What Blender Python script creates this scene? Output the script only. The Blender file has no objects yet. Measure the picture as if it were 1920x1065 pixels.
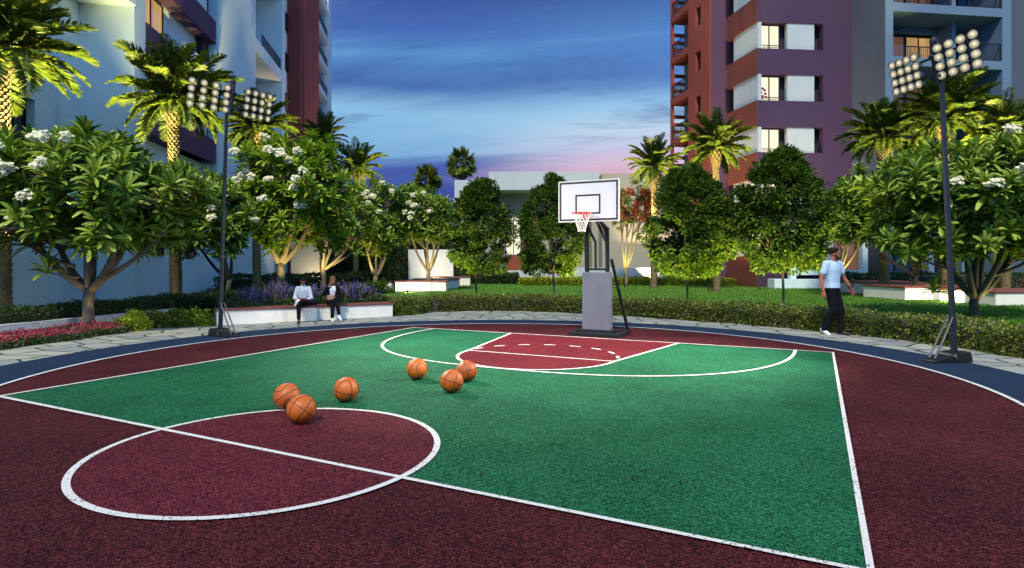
import bpy, bmesh, math, random
import numpy as np
from mathutils import Vector, Matrix
R = math.radians
C = bpy.context.scene.collection
S = bpy.context.scene

# ------------------------------------------------------------------ camera, sky, sun, exposure
F_PX, HOR, CX, CAM_H = 1144.0, 489.0, 960.0, 1.5
cam_d = bpy.data.cameras.new("camera")
cam_d.sensor_width = 36.0
cam_d.lens = F_PX / 1920 * 36
cam_d.shift_y = -43.5 / 1920
cam_d.clip_end = 3000
cam = bpy.data.objects.new("camera", cam_d)
cam.location = (0, 0, CAM_H)
cam.rotation_euler = (R(90), 0, 0)
C.objects.link(cam)
S.camera = cam

SUN_EL, SUN_AZ = 50.0, 194.0            # azimuth of the sun, clockwise from +Y
W = bpy.data.worlds.new("World")
S.world = W
W.use_nodes = True


def lin(r, g, b):
    f = lambda c: c / 12.92 if c <= 0.04045 else ((c + 0.055) / 1.055) ** 2.4
    return (f(r / 255), f(g / 255), f(b / 255), 1)


class NT:
    def __init__(s, tree):
        s.t = tree
        s.n = tree.nodes
        s.l = tree.links

    def new(s, kind, **kw):
        n = s.n.new(kind)
        for k, v in kw.items():
            setattr(n, k, v)
        return n

    def put(s, sock, v):
        if hasattr(v, 'is_output'):
            s.l.new(v, sock)
        else:
            sock.default_value = v

    def math(s, op, a, b=0.0, c=None, clamp=False):
        n = s.new('ShaderNodeMath', operation=op, use_clamp=clamp)
        s.put(n.inputs[0], a)
        s.put(n.inputs[1], b)
        if c is not None:
            s.put(n.inputs[2], c)
        return n.outputs[0]

    def mix(s, f, a, b, blend='MIX'):
        n = s.new('ShaderNodeMix', data_type='RGBA', blend_type=blend)
        s.put(n.inputs[0], f)
        s.put(n.inputs[6], a)
        s.put(n.inputs[7], b)
        return n.outputs[2]

    def ramp(s, f, stops, interp='LINEAR'):
        n = s.new('ShaderNodeValToRGB')
        n.color_ramp.interpolation = interp
        e = n.color_ramp.elements
        while len(e) < len(stops):
            e.new(0.5)
        for i, (p, c) in enumerate(stops):
            e[i].position = p
            e[i].color = c
        s.put(n.inputs[0], f)
        return n.outputs[0]

    def smooth(s, v, a, b):
        n = s.new('ShaderNodeMapRange', interpolation_type='SMOOTHSTEP')
        s.put(n.inputs[0], v)
        n.inputs[1].default_value = a
        n.inputs[2].default_value = b
        return n.outputs[0]

    def noise(s, vec, scale, detail=3, rough=0.5, dist=0.0):
        n = s.new('ShaderNodeTexNoise')
        if vec is not None:
            s.put(n.inputs['Vector'], vec)
        n.inputs['Scale'].default_value = scale
        n.inputs['Detail'].default_value = detail
        n.inputs['Roughness'].default_value = rough
        n.inputs['Distortion'].default_value = dist
        return n.outputs[0]

    def vec(s, x, y, z):
        n = s.new('ShaderNodeCombineXYZ')
        s.put(n.inputs[0], x)
        s.put(n.inputs[1], y)
        s.put(n.inputs[2], z)
        return n.outputs[0]


def build_sky():
    t = NT(W.node_tree)
    t.n.clear()
    out = t.new('ShaderNodeOutputWorld')
    tc = t.new('ShaderNodeTexCoord')
    sp = t.new('ShaderNodeSeparateXYZ')
    t.l.new(tc.outputs['Generated'], sp.inputs[0])
    x, y, z = sp.outputs
    az = t.math('ARCTAN2', x, y)
    # streaky high cloud, projected on a flat layer
    zz = t.math('ADD', t.math('MAXIMUM', z, 0.0), 0.06)
    px = t.math('DIVIDE', x, zz)
    py = t.math('DIVIDE', y, zz)
    q = t.vec(t.math('ADD', t.math('MULTIPLY', px, 0.30), t.math('MULTIPLY', py, 0.02)),
              t.math('ADD', t.math('MULTIPLY', py, 0.75), t.math('MULTIPLY', px, 0.18)), 0.0)
    n1 = t.noise(q, 1.25, 6, 0.55, 0.4)
    n2 = t.noise(q, 2.2, 6, 0.62, 0.9)
    zw = t.math('ADD', z, t.math('MULTIPLY', t.math('SUBTRACT', n1, 0.5), 0.075))
    left = t.ramp(zw, [(0.09, lin(52, 66, 150)), (0.145, lin(64, 86, 168)), (0.178, lin(126, 176, 218)), (0.235, lin(136, 188, 224)),
                       (0.272, lin(70, 106, 176)), (0.315, lin(84, 142, 202)), (0.355, lin(68, 104, 180)), (0.42, lin(52, 68, 142)), (0.7, lin(50, 62, 140))])
    right = t.ramp(zw, [(0.09, lin(168, 140, 176)), (0.138, lin(226, 178, 194)), (0.17, lin(202, 196, 226)), (0.21, lin(186, 214, 236)),
                        (0.25, lin(140, 190, 230)), (0.288, lin(80, 122, 190)), (0.335, lin(82, 134, 200)), (0.42, lin(54, 74, 140)), (0.7, lin(50, 62, 140))])
    f = t.smooth(t.math('ADD', az, t.math('MULTIPLY', t.math('SUBTRACT', n1, 0.5), 0.25)), -0.14, 0.17)
    col = t.mix(f, left, right)
    dark = t.smooth(n2, 0.50, 0.72)
    calm = t.smooth(z, 0.10, 0.26)
    col = t.mix(t.math('MULTIPLY', t.math('MULTIPLY', dark, 0.80), calm), col, lin(60, 84, 148))
    lite = t.smooth(n2, 0.48, 0.28)
    col = t.mix(t.math('MULTIPLY', t.math('MULTIPLY', lite, 0.30), calm), col, lin(158, 196, 228))
    # the afterglow side of the sky, behind the camera, is paler and brighter
    back = t.smooth(y, 0.25, -0.55)
    up = t.smooth(z, 0.40, 0.85)
    col = t.mix(t.math('MULTIPLY', up, 0.85), col, (0.14, 0.36, 0.82, 1))
    col = t.mix(back, col, (0.25, 0.62, 1.22, 1))
    bg1 = t.new('ShaderNodeBackground')
    t.l.new(col, bg1.inputs[0])
    bg1.inputs[1].default_value = 1.0
    sky = t.new('ShaderNodeTexSky', sky_type='NISHITA', sun_disc=False)
    sky.sun_elevation = R(SUN_EL)
    sky.sun_rotation = R(SUN_AZ)
    bg2 = t.new('ShaderNodeBackground')
    t.l.new(sky.outputs[0], bg2.inputs[0])
    bg2.inputs[1].default_value = 0.004
    ad = t.new('ShaderNodeAddShader')
    t.l.new(bg1.outputs[0], ad.inputs[0])
    t.l.new(bg2.outputs[0], ad.inputs[1])
    t.l.new(ad.outputs[0], out.inputs[0])


build_sky()
sun_d = bpy.data.lights.new("sun", 'SUN')
sun_d.energy = 4.3
sun_d.angle = R(7)
sun_d.color = (1.0, 0.90, 0.66)
sun = bpy.data.objects.new("sun", sun_d)
sun.rotation_euler = (R(90 - SUN_EL), 0, R(180 - SUN_AZ))
C.objects.link(sun)

vs = S.view_settings
vs.view_transform = 'Standard'
vs.look = 'None'
vs.exposure = 0.0
vs.gamma = 1.0
FLOOD_W, UP_W = 2700.0, 420.0             # watts of one floodlight bank, of one garden uplight
S.render.engine = 'CYCLES'
S.cycles.use_denoising = True
S.cycles.max_bounces = 5
S.cycles.diffuse_bounces = 2
S.cycles.glossy_bounces = 2
S.cycles.transmission_bounces = 3
S.cycles.caustics_reflective = False
S.cycles.caustics_refractive = False
S.cycles.sample_clamp_indirect = 4.0


def P(u, v, z=0.0):
    """point at height z seen at photo pixel (u, v)"""
    Y = F_PX * (CAM_H - z) / (v - HOR)
    return Vector(((u - CX) / F_PX * Y, Y, z))


def X_at(u, Y):
    return (u - CX) / F_PX * Y


def Z_at(v, Y):
    return CAM_H - (v - HOR) * Y / F_PX


# ------------------------------------------------------------------ materials
def new_mat(name):
    m = bpy.data.materials.new(name)
    m.use_nodes = True
    t = NT(m.node_tree)
    b = t.n['Principled BSDF']
    return m, t, b


def mat(name, col, rough=0.6, var=0.12, scale=6.0, bump=0.0, bscale=60.0, metal=0.0, spec=0.5, stain=0.0):
    m, t, b = new_mat(name)
    tc = t.new('ShaderNodeTexCoord').outputs['Object']
    n = t.noise(tc, scale, 5, 0.6)
    c0 = tuple(c * (1 - var) for c in col[:3]) + (1,)
    c1 = tuple(min(1, c * (1 + var)) for c in col[:3]) + (1,)
    c = t.ramp(n, [(0.3, c0), (0.7, c1)])
    if stain > 0:
        mp = t.new('ShaderNodeMapping')
        t.l.new(tc, mp.inputs[0])
        mp.inputs[3].default_value = (1.3, 1.3, 0.16)
        s = t.noise(mp.outputs[0], 1.6, 6, 0.65)
        c = t.mix(t.math('MULTIPLY', t.smooth(s, 0.5, 0.75), stain), c, tuple(x * 0.55 for x in col[:3]) + (1,))
    t.l.new(c, b.inputs['Base Color'])
    b.inputs['Roughness'].default_value = rough
    b.inputs['Metallic'].default_value = metal
    b.inputs['Specular IOR Level'].default_value = spec
    if bump > 0:
        bn = t.new('ShaderNodeBump')
        bn.inputs['Strength'].default_value = bump
        bn.inputs['Distance'].default_value = 0.01
        t.l.new(t.noise(tc, bscale, 4, 0.6), bn.inputs['Height'])
        t.l.new(bn.outputs[0], b.inputs['Normal'])
    return m


def rubber(name, dark, mid, lite, scale=76.0):
    """granular sports surface"""
    m, t, b = new_mat(name)
    tc = t.new('ShaderNodeTexCoord').outputs['Object']
    v = t.new('ShaderNodeTexVoronoi')
    t.l.new(tc, v.inputs['Vector'])
    v.inputs['Scale'].default_value = scale
    v2 = t.new('ShaderNodeTexVoronoi')
    t.l.new(tc, v2.inputs['Vector'])
    v2.inputs['Scale'].default_value = scale * 2.1
    sep = t.new('ShaderNodeSeparateColor')
    t.l.new(t.mix(0.60, v.outputs['Color'], v2.outputs['Color']), sep.inputs[0])
    big = t.noise(tc, 60.0, 3, 0.7)
    wide = t.noise(tc, 0.9, 4, 0.6)
    g = t.math('ADD', t.math('MULTIPLY', sep.outputs[0], 0.85), t.math('MULTIPLY', big, 0.35))
    g = t.math('ADD', g, t.math('MULTIPLY', t.math('SUBTRACT', wide, 0.5), 0.34))
    scuff = t.smooth(t.noise(tc, 2.7, 6, 0.75, 1.2), 0.56, 0.74)
    g = t.math('SUBTRACT', g, t.math('MULTIPLY', scuff, 0.10))
    c = t.ramp(g, [(0.16, dark), (0.52, mid), (0.98, lite)])
    t.l.new(c, b.inputs['Base Color'])
    b.inputs['Roughness'].default_value = 0.85
    b.inputs['Specular IOR Level'].default_value = 0.10
    bn = t.new('ShaderNodeBump')
    bn.inputs['Strength'].default_value = 0.75
    bn.inputs['Distance'].default_value = 0.006
    t.l.new(t.math('ADD', sep.outputs[1], t.math('MULTIPLY', v.outputs['Distance'], -1.0)), bn.inputs['Height'])
    t.l.new(bn.outputs[0], b.inputs['Normal'])
    return m


def line_paint():
    m, t, b = new_mat('court_line_paint')
    tc = t.new('ShaderNodeTexCoord').outputs['Object']
    v = t.noise(tc, 55.0, 3, 0.6)
    w = t.noise(tc, 1.1, 2, 0.5)
    worn = t.math('GREATER_THAN', t.math('ADD', v, t.math('MULTIPLY', t.math('SUBTRACT', w, 0.5), 0.30)), 0.615)
    c = t.mix(worn, (0.60, 0.58, 0.56, 1), (0.05, 0.035, 0.035, 1))
    t.l.new(c, b.inputs['Base Color'])
    b.inputs['Roughness'].default_value = 0.65
    return m


def crazy_paving():
    m, t, b = new_mat('crazy_paving_stone')
    tc = t.new('ShaderNodeTexCoord').outputs['Object']
    wob = t.noise(tc, 3.0, 2, 0.5)
    n = t.new('ShaderNodeVectorMath', operation='ADD')
    t.l.new(tc, n.inputs[0])
    t.l.new(t.vec(t.math('MULTIPLY', wob, 0.25), t.math('MULTIPLY', wob, -0.2), 0.0), n.inputs[1])
    ds, cs = [], []
    for feat in ('DISTANCE_TO_EDGE', 'F1'):
        v = t.new('ShaderNodeTexVoronoi', feature=feat, voronoi_dimensions='2D')
        t.l.new(n.outputs[0], v.inputs['Vector'])
        v.inputs['Scale'].default_value = 1.75
        v.inputs['Randomness'].default_value = 0.95
        ds.append(v.outputs['Distance'])
        cs.append(v.outputs['Color'] if feat == 'F1' else None)
    sep = t.new('ShaderNodeSeparateColor')
    t.l.new(cs[1], sep.inputs[0])
    stone = t.ramp(sep.outputs[0], [(0.0, (0.17, 0.19, 0.19, 1)), (0.5, (0.25, 0.255, 0.23, 1)), (1.0, (0.34, 0.33, 0.26, 1))])
    stone = t.mix(t.math('MULTIPLY', t.noise(tc, 9.0, 5, 0.7), 0.5), stone, (0.30, 0.31, 0.30, 1))
    jn = t.math('ADD', ds[0], t.math('MULTIPLY', t.math('SUBTRACT', t.noise(tc, 7, 3), 0.5), 0.045))
    j = t.smooth(jn, 0.026, 0.052)
    grass = t.ramp(t.noise(tc, 40, 3), [(0.3, (0.012, 0.022, 0.012, 1)), (0.7, (0.035, 0.06, 0.025, 1))])
    t.l.new(t.mix(j, grass, stone), b.inputs['Base Color'])
    b.inputs['Roughness'].default_value = 0.75
    bn = t.new('ShaderNodeBump')
    bn.inputs['Strength'].default_value = 0.6
    bn.inputs['Distance'].default_value = 0.02
    t.l.new(t.math('ADD', j, t.math('MULTIPLY', t.noise(tc, 22, 4), 0.35)), bn.inputs['Height'])
    t.l.new(bn.outputs[0], b.inputs['Normal'])
    return m


def leafy(name, stops, rough=0.42, trans=0.28, spec=0.4):
    """leaf material, one tint per leaf"""
    m, t, b = new_mat(name)
    g = t.new('ShaderNodeNewGeometry')
    c = t.ramp(g.outputs['Random Per Island'], stops)
    tc = t.new('ShaderNodeTexCoord').outputs['Object']
    c = t.mix(t.math('MULTIPLY', t.noise(tc, 1.7, 3), 0.35), c, stops[0][1])
    t.l.new(c, b.inputs['Base Color'])
    b.inputs['Roughness'].default_value = rough
    b.inputs['Specular IOR Level'].default_value = spec
    tr = t.new('ShaderNodeBsdfTranslucent')
    c2 = t.mix(1.0, c, (1.3, 1.25, 0.6, 1), 'MULTIPLY')
    t.l.new(c2, tr.inputs[0])
    mx = t.new('ShaderNodeMixShader')
    mx.inputs[0].default_value = trans
    t.l.new(b.outputs[0], mx.inputs[1])
    t.l.new(tr.outputs[0], mx.inputs[2])
    t.l.new(mx.outputs[0], t.n['Material Output'].inputs[0])
    return m


def glow(name, c0, c1, strength, scale=(2.0, 2.0, 0.05)):
    """a lit room behind glass: curtains and lamp light"""
    m, t, b = new_mat(name)
    tc = t.new('ShaderNodeTexCoord').outputs['Object']
    mp = t.new('ShaderNodeMapping')
    t.l.new(tc, mp.inputs[0])
    mp.inputs[3].default_value = scale
    wv = t.new('ShaderNodeTexWave', wave_type='BANDS', bands_direction='DIAGONAL')
    t.l.new(mp.outputs[0], wv.inputs['Vector'])
    wv.inputs['Scale'].default_value = 2.6
    wv.inputs['Distortion'].default_value = 1.2
    wv.inputs['Detail'].default_value = 1.0
    n = t.math('ADD', t.math('MULTIPLY', wv.outputs['Fac'], 0.35), t.math('MULTIPLY', t.noise(mp.outputs[0], 0.8, 2, 0.5), 0.75))
    c = t.ramp(n, [(0.35, c0), (0.72, c1)])
    b.inputs['Base Color'].default_value = (0.02, 0.02, 0.02, 1)
    b.inputs['Roughness'].default_value = 0.08
    t.l.new(c, b.inputs['Emission Color'])
    b.inputs['Emission Strength'].default_value = strength
    return m


M = {}
M['green_court'] = rubber('green_rubber', (0.0005, 0.006, 0.002, 1), (0.0026, 0.048, 0.020, 1), (0.032, 0.215, 0.100, 1))
M['maroon_court'] = rubber('maroon_rubber', (0.003, 0.001, 0.001, 1), (0.020, 0.0018, 0.0038, 1), (0.150, 0.030, 0.036, 1))
M['circle_court'] = rubber('maroon_rubber_lit', (0.004, 0.001, 0.001, 1), (0.040, 0.0035, 0.0085, 1), (0.220, 0.040, 0.055, 1))  # maroon rubber made brighter, the stronger light at the circle put into its colour
M['key_court'] = rubber('crimson_rubber', (0.012, 0.001, 0.002, 1), (0.066, 0.0038, 0.0085, 1), (0.20, 0.024, 0.032, 1))
M['blue_court'] = rubber('blue_rubber', (0.008, 0.017, 0.040, 1), (0.014, 0.028, 0.062, 1), (0.022, 0.042, 0.085, 1), 150)
M['line'] = line_paint()
M['paving'] = crazy_paving()
M['soil'] = mat('dark_soil', (0.035, 0.028, 0.018), 0.95, 0.4, 8, 0.6, 40)
M['lawn'] = mat('lawn_green', (0.075, 0.19, 0.010), 0.9, 0.45, 1.3, 0.9, 120)
M['grass'] = leafy('grass_blades', [(0.0, (0.045, 0.14, 0.008, 1)), (0.6, (0.105, 0.27, 0.014, 1)), (1.0, (0.20, 0.38, 0.025, 1))], 0.6, 0.3)
M['club_white'] = mat('white_plaster', (0.42, 0.48, 0.54), 0.85, 0.035, 1.2, 0.08, 90, stain=0.22)
M['white_wall'] = mat('pale_blue_plaster', (0.62, 0.76, 0.86), 0.85, 0.035, 1.2, 0.08, 90, stain=0.22)
M['cream_wall'] = mat('cream_plaster', (0.32, 0.31, 0.27), 0.85, 0.04, 1.2, 0.08, 90, stain=0.10)
M['shade_blue'] = mat('pale_blue_plaster_shaded', (0.105, 0.17, 0.27), 0.85, 0.04, 1.2, 0.08, 90, stain=0.22)  # pale blue plaster darkened, the shade over the balcony block put into its colour
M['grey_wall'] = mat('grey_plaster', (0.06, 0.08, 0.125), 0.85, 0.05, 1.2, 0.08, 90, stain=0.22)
M['purple'] = mat('purple_plaster', (0.048, 0.021, 0.068), 0.8, 0.05, 1.5, 0.08, 90, stain=0.22)
M['plum'] = mat('plum_plaster', (0.085, 0.036, 0.095), 0.8, 0.05, 1.5, 0.08, 90, stain=0.22)
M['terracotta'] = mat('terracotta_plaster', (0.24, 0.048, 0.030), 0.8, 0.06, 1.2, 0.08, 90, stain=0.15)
M['terracotta_shaded'] = mat('terracotta_plaster_shaded', (0.150, 0.034, 0.024), 0.8, 0.06, 1.2, 0.08, 90, stain=0.2)  # same paint as the terracotta wing, darkened for the dimmer light on the bands
M['fin_red'] = mat('fin_red_paint', (0.30, 0.060, 0.052), 0.7, 0.06, 1.2, 0.05, 90)
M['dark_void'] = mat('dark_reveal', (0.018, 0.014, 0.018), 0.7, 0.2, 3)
M['glass_dark'] = mat('dark_window_glass', (0.020, 0.022, 0.035), 0.06, 0.2, 2, spec=0.8)
M['frame'] = mat('dark_frame_metal', (0.020, 0.020, 0.024), 0.4, 0.2, 12, metal=0.4)
M['railing'] = mat('railing_metal', (0.018, 0.018, 0.022), 0.45, 0.2, 12, metal=0.3)
M['lit_white'] = glow('lit_window_white', (0.95, 0.78, 0.42, 1), (1.0, 0.95, 0.80, 1), 1.15)
M['lit_amber'] = glow('lit_window_amber', (0.42, 0.22, 0.07, 1), (0.85, 0.52, 0.20, 1), 0.75)
M['lit_dim'] = glow('lit_window_dim', (0.10, 0.05, 0.03, 1), (0.36, 0.16, 0.09, 1), 0.55)
M['bench_white'] = mat('whitewashed_brick', (0.80, 0.75, 0.70), 0.8, 0.06, 4, 0.25, 30, stain=0.15)
M['bench_top'] = mat('red_brown_coping', (0.17, 0.050, 0.035), 0.6, 0.2, 7, 0.15, 50)
M['curb'] = mat('striped_kerb_stone', (0.46, 0.47, 0.48), 0.8, 0.18, 14, 0.2, 40)
M['black_steel'] = mat('black_steel', (0.012, 0.012, 0.014), 0.42, 0.3, 10, 0.05, 90, metal=0.3)
M['pole_steel'] = mat('slate_pole_paint', (0.018, 0.022, 0.034), 0.38, 0.15, 5, 0.05, 80, metal=0.35)
M['bark_dark'] = mat('dark_tree_bark', (0.060, 0.048, 0.036), 0.9, 0.35, 14, 0.9, 26)
M['bark'] = mat('pale_tree_bark', (0.22, 0.175, 0.115), 0.9, 0.3, 10, 0.8, 22)
M['bark_dull'] = mat('brown_tree_bark', (0.13, 0.10, 0.07), 0.9, 0.3, 10, 0.8, 22)
M['palm_bark'] = mat('palm_trunk_bark', (0.26, 0.185, 0.095), 0.9, 0.35, 9, 0.6, 30)
M['plumeria_leaf'] = leafy('plumeria_leaf', [(0.0, (0.026, 0.070, 0.008, 1)), (0.40, (0.165, 0.285, 0.026, 1)), (1.0, (0.480, 0.580, 0.110, 1))], 0.42, 0.25, 0.25)
M['plumeria_leaf_bright'] = leafy('light_plumeria_leaf', [(0.0, (0.040, 0.095, 0.008, 1)), (0.42, (0.200, 0.350, 0.018, 1)), (1.0, (0.460, 0.580, 0.055, 1))], 0.42, 0.27, 0.25)
M['ficus_leaf'] = leafy('round_tree_leaf', [(0.0, (0.014, 0.048, 0.008, 1)), (0.6, (0.070, 0.140, 0.016, 1)), (1.0, (0.200, 0.260, 0.030, 1))], 0.45, 0.27, 0.22)
M['palm_leaf'] = leafy('palm_leaf', [(0.0, (0.026, 0.068, 0.014, 1)), (0.6, (0.110, 0.170, 0.018, 1)), (1.0, (0.250, 0.270, 0.026, 1))], 0.45, 0.27, 0.25)
M['hedge_leaf'] = leafy('hedge_leaf', [(0.0, (0.022, 0.048, 0.008, 1)), (0.55, (0.120, 0.165, 0.018, 1)), (0.9, (0.330, 0.350, 0.035, 1)), (0.955, (0.20, 0.13, 0.08, 1)), (1.0, (0.40, 0.30, 0.25, 1))], 0.5, 0.2)
M['dark_hedge_leaf'] = leafy('dark_hedge_leaf', [(0.0, (0.012, 0.036, 0.010, 1)), (0.7, (0.036, 0.076, 0.017, 1)), (1.0, (0.090, 0.135, 0.028, 1))], 0.5, 0.2)
M['lime_leaf_lit'] = leafy('lime_shrub_leaf_lit', [(0.0, (0.10, 0.15, 0.012, 1)), (0.5, (0.32, 0.40, 0.02, 1)), (1.0, (0.60, 0.62, 0.04, 1))], 0.5, 0.25)  # yellow uplight on the shrubs put into a brighter leaf colour
M['olive_leaf'] = leafy('olive_shrub_leaf', [(0.0, (0.045, 0.075, 0.012, 1)), (0.6, (0.15, 0.19, 0.022, 1)), (1.0, (0.36, 0.37, 0.04, 1))], 0.5, 0.25)
M['white_petal'] = leafy('white_petal', [(0.0, (0.70, 0.66, 0.48, 1)), (1.0, (0.88, 0.86, 0.76, 1))], 0.6, 0.25)
M['orange_petal'] = leafy('orange_petal', [(0.0, (0.50, 0.10, 0.04, 1)), (0.6, (0.80, 0.22, 0.09, 1)), (1.0, (0.88, 0.38, 0.16, 1))], 0.6, 0.3)
M['pink_petal'] = leafy('pink_petal', [(0.0, (0.16, 0.014, 0.030, 1)), (0.6, (0.46, 0.040, 0.095, 1)), (1.0, (0.72, 0.18, 0.24, 1))], 0.6, 0.25)
M['purple_petal'] = leafy('purple_petal', [(0.0, (0.11, 0.08, 0.32, 1)), (0.5, (0.25, 0.18, 0.58, 1)), (1.0, (0.50, 0.38, 0.75, 1))], 0.6, 0.25)


def basketball_mat():
    m, t, b = new_mat('orange_pebbled_leather')
    tc = t.new('ShaderNodeTexCoord').outputs['Object']
    oi = t.new('ShaderNodeObjectInfo')
    c = t.ramp(t.math('ADD', t.noise(tc, 9, 5, 0.65), t.math('MULTIPLY', t.math('SUBTRACT', oi.outputs['Random'], 0.5), 0.35)), [(0.3, (0.36, 0.064, 0.004, 1)), (0.7, (0.54, 0.125, 0.008, 1))])
    t.l.new(c, b.inputs['Base Color'])
    b.inputs['Roughness'].default_value = 0.5
    v = t.new('ShaderNodeTexVoronoi')
    t.l.new(tc, v.inputs['Vector'])
    v.inputs['Scale'].default_value = 120
    bn = t.new('ShaderNodeBump')
    bn.inputs['Strength'].default_value = 0.35
    bn.inputs['Distance'].default_value = 0.004
    t.l.new(v.outputs['Distance'], bn.inputs['Height'])
    t.l.new(bn.outputs[0], b.inputs['Normal'])
    return m


M['ball'] = basketball_mat()
M['seam'] = mat('ball_seam_rubber', (0.035, 0.014, 0.010), 0.7, 0.2)
M['board_white'] = mat('backboard_white', (0.56, 0.55, 0.60), 0.35, 0.03, 2)
M['board_black'] = mat('backboard_black_line', (0.012, 0.010, 0.012), 0.5, 0.2)
M['rim_red'] = mat('rim_red_paint', (0.50, 0.035, 0.030), 0.4, 0.15)
M['net_cord'] = mat('net_cord', (0.66, 0.63, 0.60), 0.8, 0.1)
M['steel_sheet'] = mat('grey_sheet_metal', (0.125, 0.13, 0.17), 0.45, 0.10, 3, metal=0.2, stain=0.25)
M['skin'] = mat('warm_skin', (0.33, 0.135, 0.085), 0.5, 0.08, 9)
M['tan_skin'] = mat('tanned_skin', (0.36, 0.105, 0.062), 0.5, 0.08, 9)
M['hair'] = mat('black_hair', (0.008, 0.006, 0.005), 0.7, 0.4, 30, 0.5, 90, spec=0.15)
M['auburn'] = mat('auburn_hair', (0.20, 0.065, 0.022), 0.5, 0.4, 30, 0.5, 90)
M['tee'] = mat('pale_tshirt_cotton', (0.40, 0.54, 0.74), 0.85, 0.06, 12, 0.3, 40)
M['shirt_white'] = mat('white_shirt_cotton', (0.58, 0.62, 0.68), 0.85, 0.06, 12, 0.3, 40)
M['trouser'] = mat('black_trouser_cloth', (0.006, 0.006, 0.009), 0.9, 0.3, 12, 0.3, 40, spec=0.1)
M['jacket'] = mat('black_jacket_cloth', (0.006, 0.006, 0.008), 0.9, 0.3, 12, 0.3, 40, spec=0.1)
M['shoe_white'] = mat('white_shoe', (0.72, 0.70, 0.67), 0.6, 0.08)
M['shoe_black'] = mat('black_shoe', (0.014, 0.013, 0.014), 0.5, 0.2)
M['book_red'] = mat('red_book_cover', (0.26, 0.022, 0.024), 0.5, 0.12)
M['clutch_tan'] = mat('tan_bag_leather', (0.30, 0.16, 0.11), 0.5, 0.12)


def lens_mat():
    m, t, b = new_mat('floodlight_lens')
    tc = t.new('ShaderNodeTexCoord').outputs['Object']
    ln = t.new('ShaderNodeVectorMath', operation='LENGTH')
    t.l.new(tc, ln.inputs[0])
    c = t.ramp(t.math('MULTIPLY', ln.outputs['Value'], 12.0), [(0.05, (1.0, 0.95, 0.82, 1)), (0.22, (0.85, 0.74, 0.50, 1)), (0.36, (0.40, 0.34, 0.20, 1)), (0.8, (0.20, 0.165, 0.095, 1))])
    t.l.new(c, b.inputs['Emission Color'])
    b.inputs['Emission Strength'].default_value = 1.25
    b.inputs['Base Color'].default_value = (0.3, 0.28, 0.22, 1)
    b.inputs['Roughness'].default_value = 0.15
    return m


M['lens'] = lens_mat()
M['bowl'] = mat('floodlight_housing', (0.10, 0.10, 0.115), 0.35, 0.15, metal=0.6)
M['uplens'] = glow('uplight_lens', (1.0, 0.75, 0.35, 1), (1.0, 0.85, 0.5, 1), 0.5)


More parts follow.
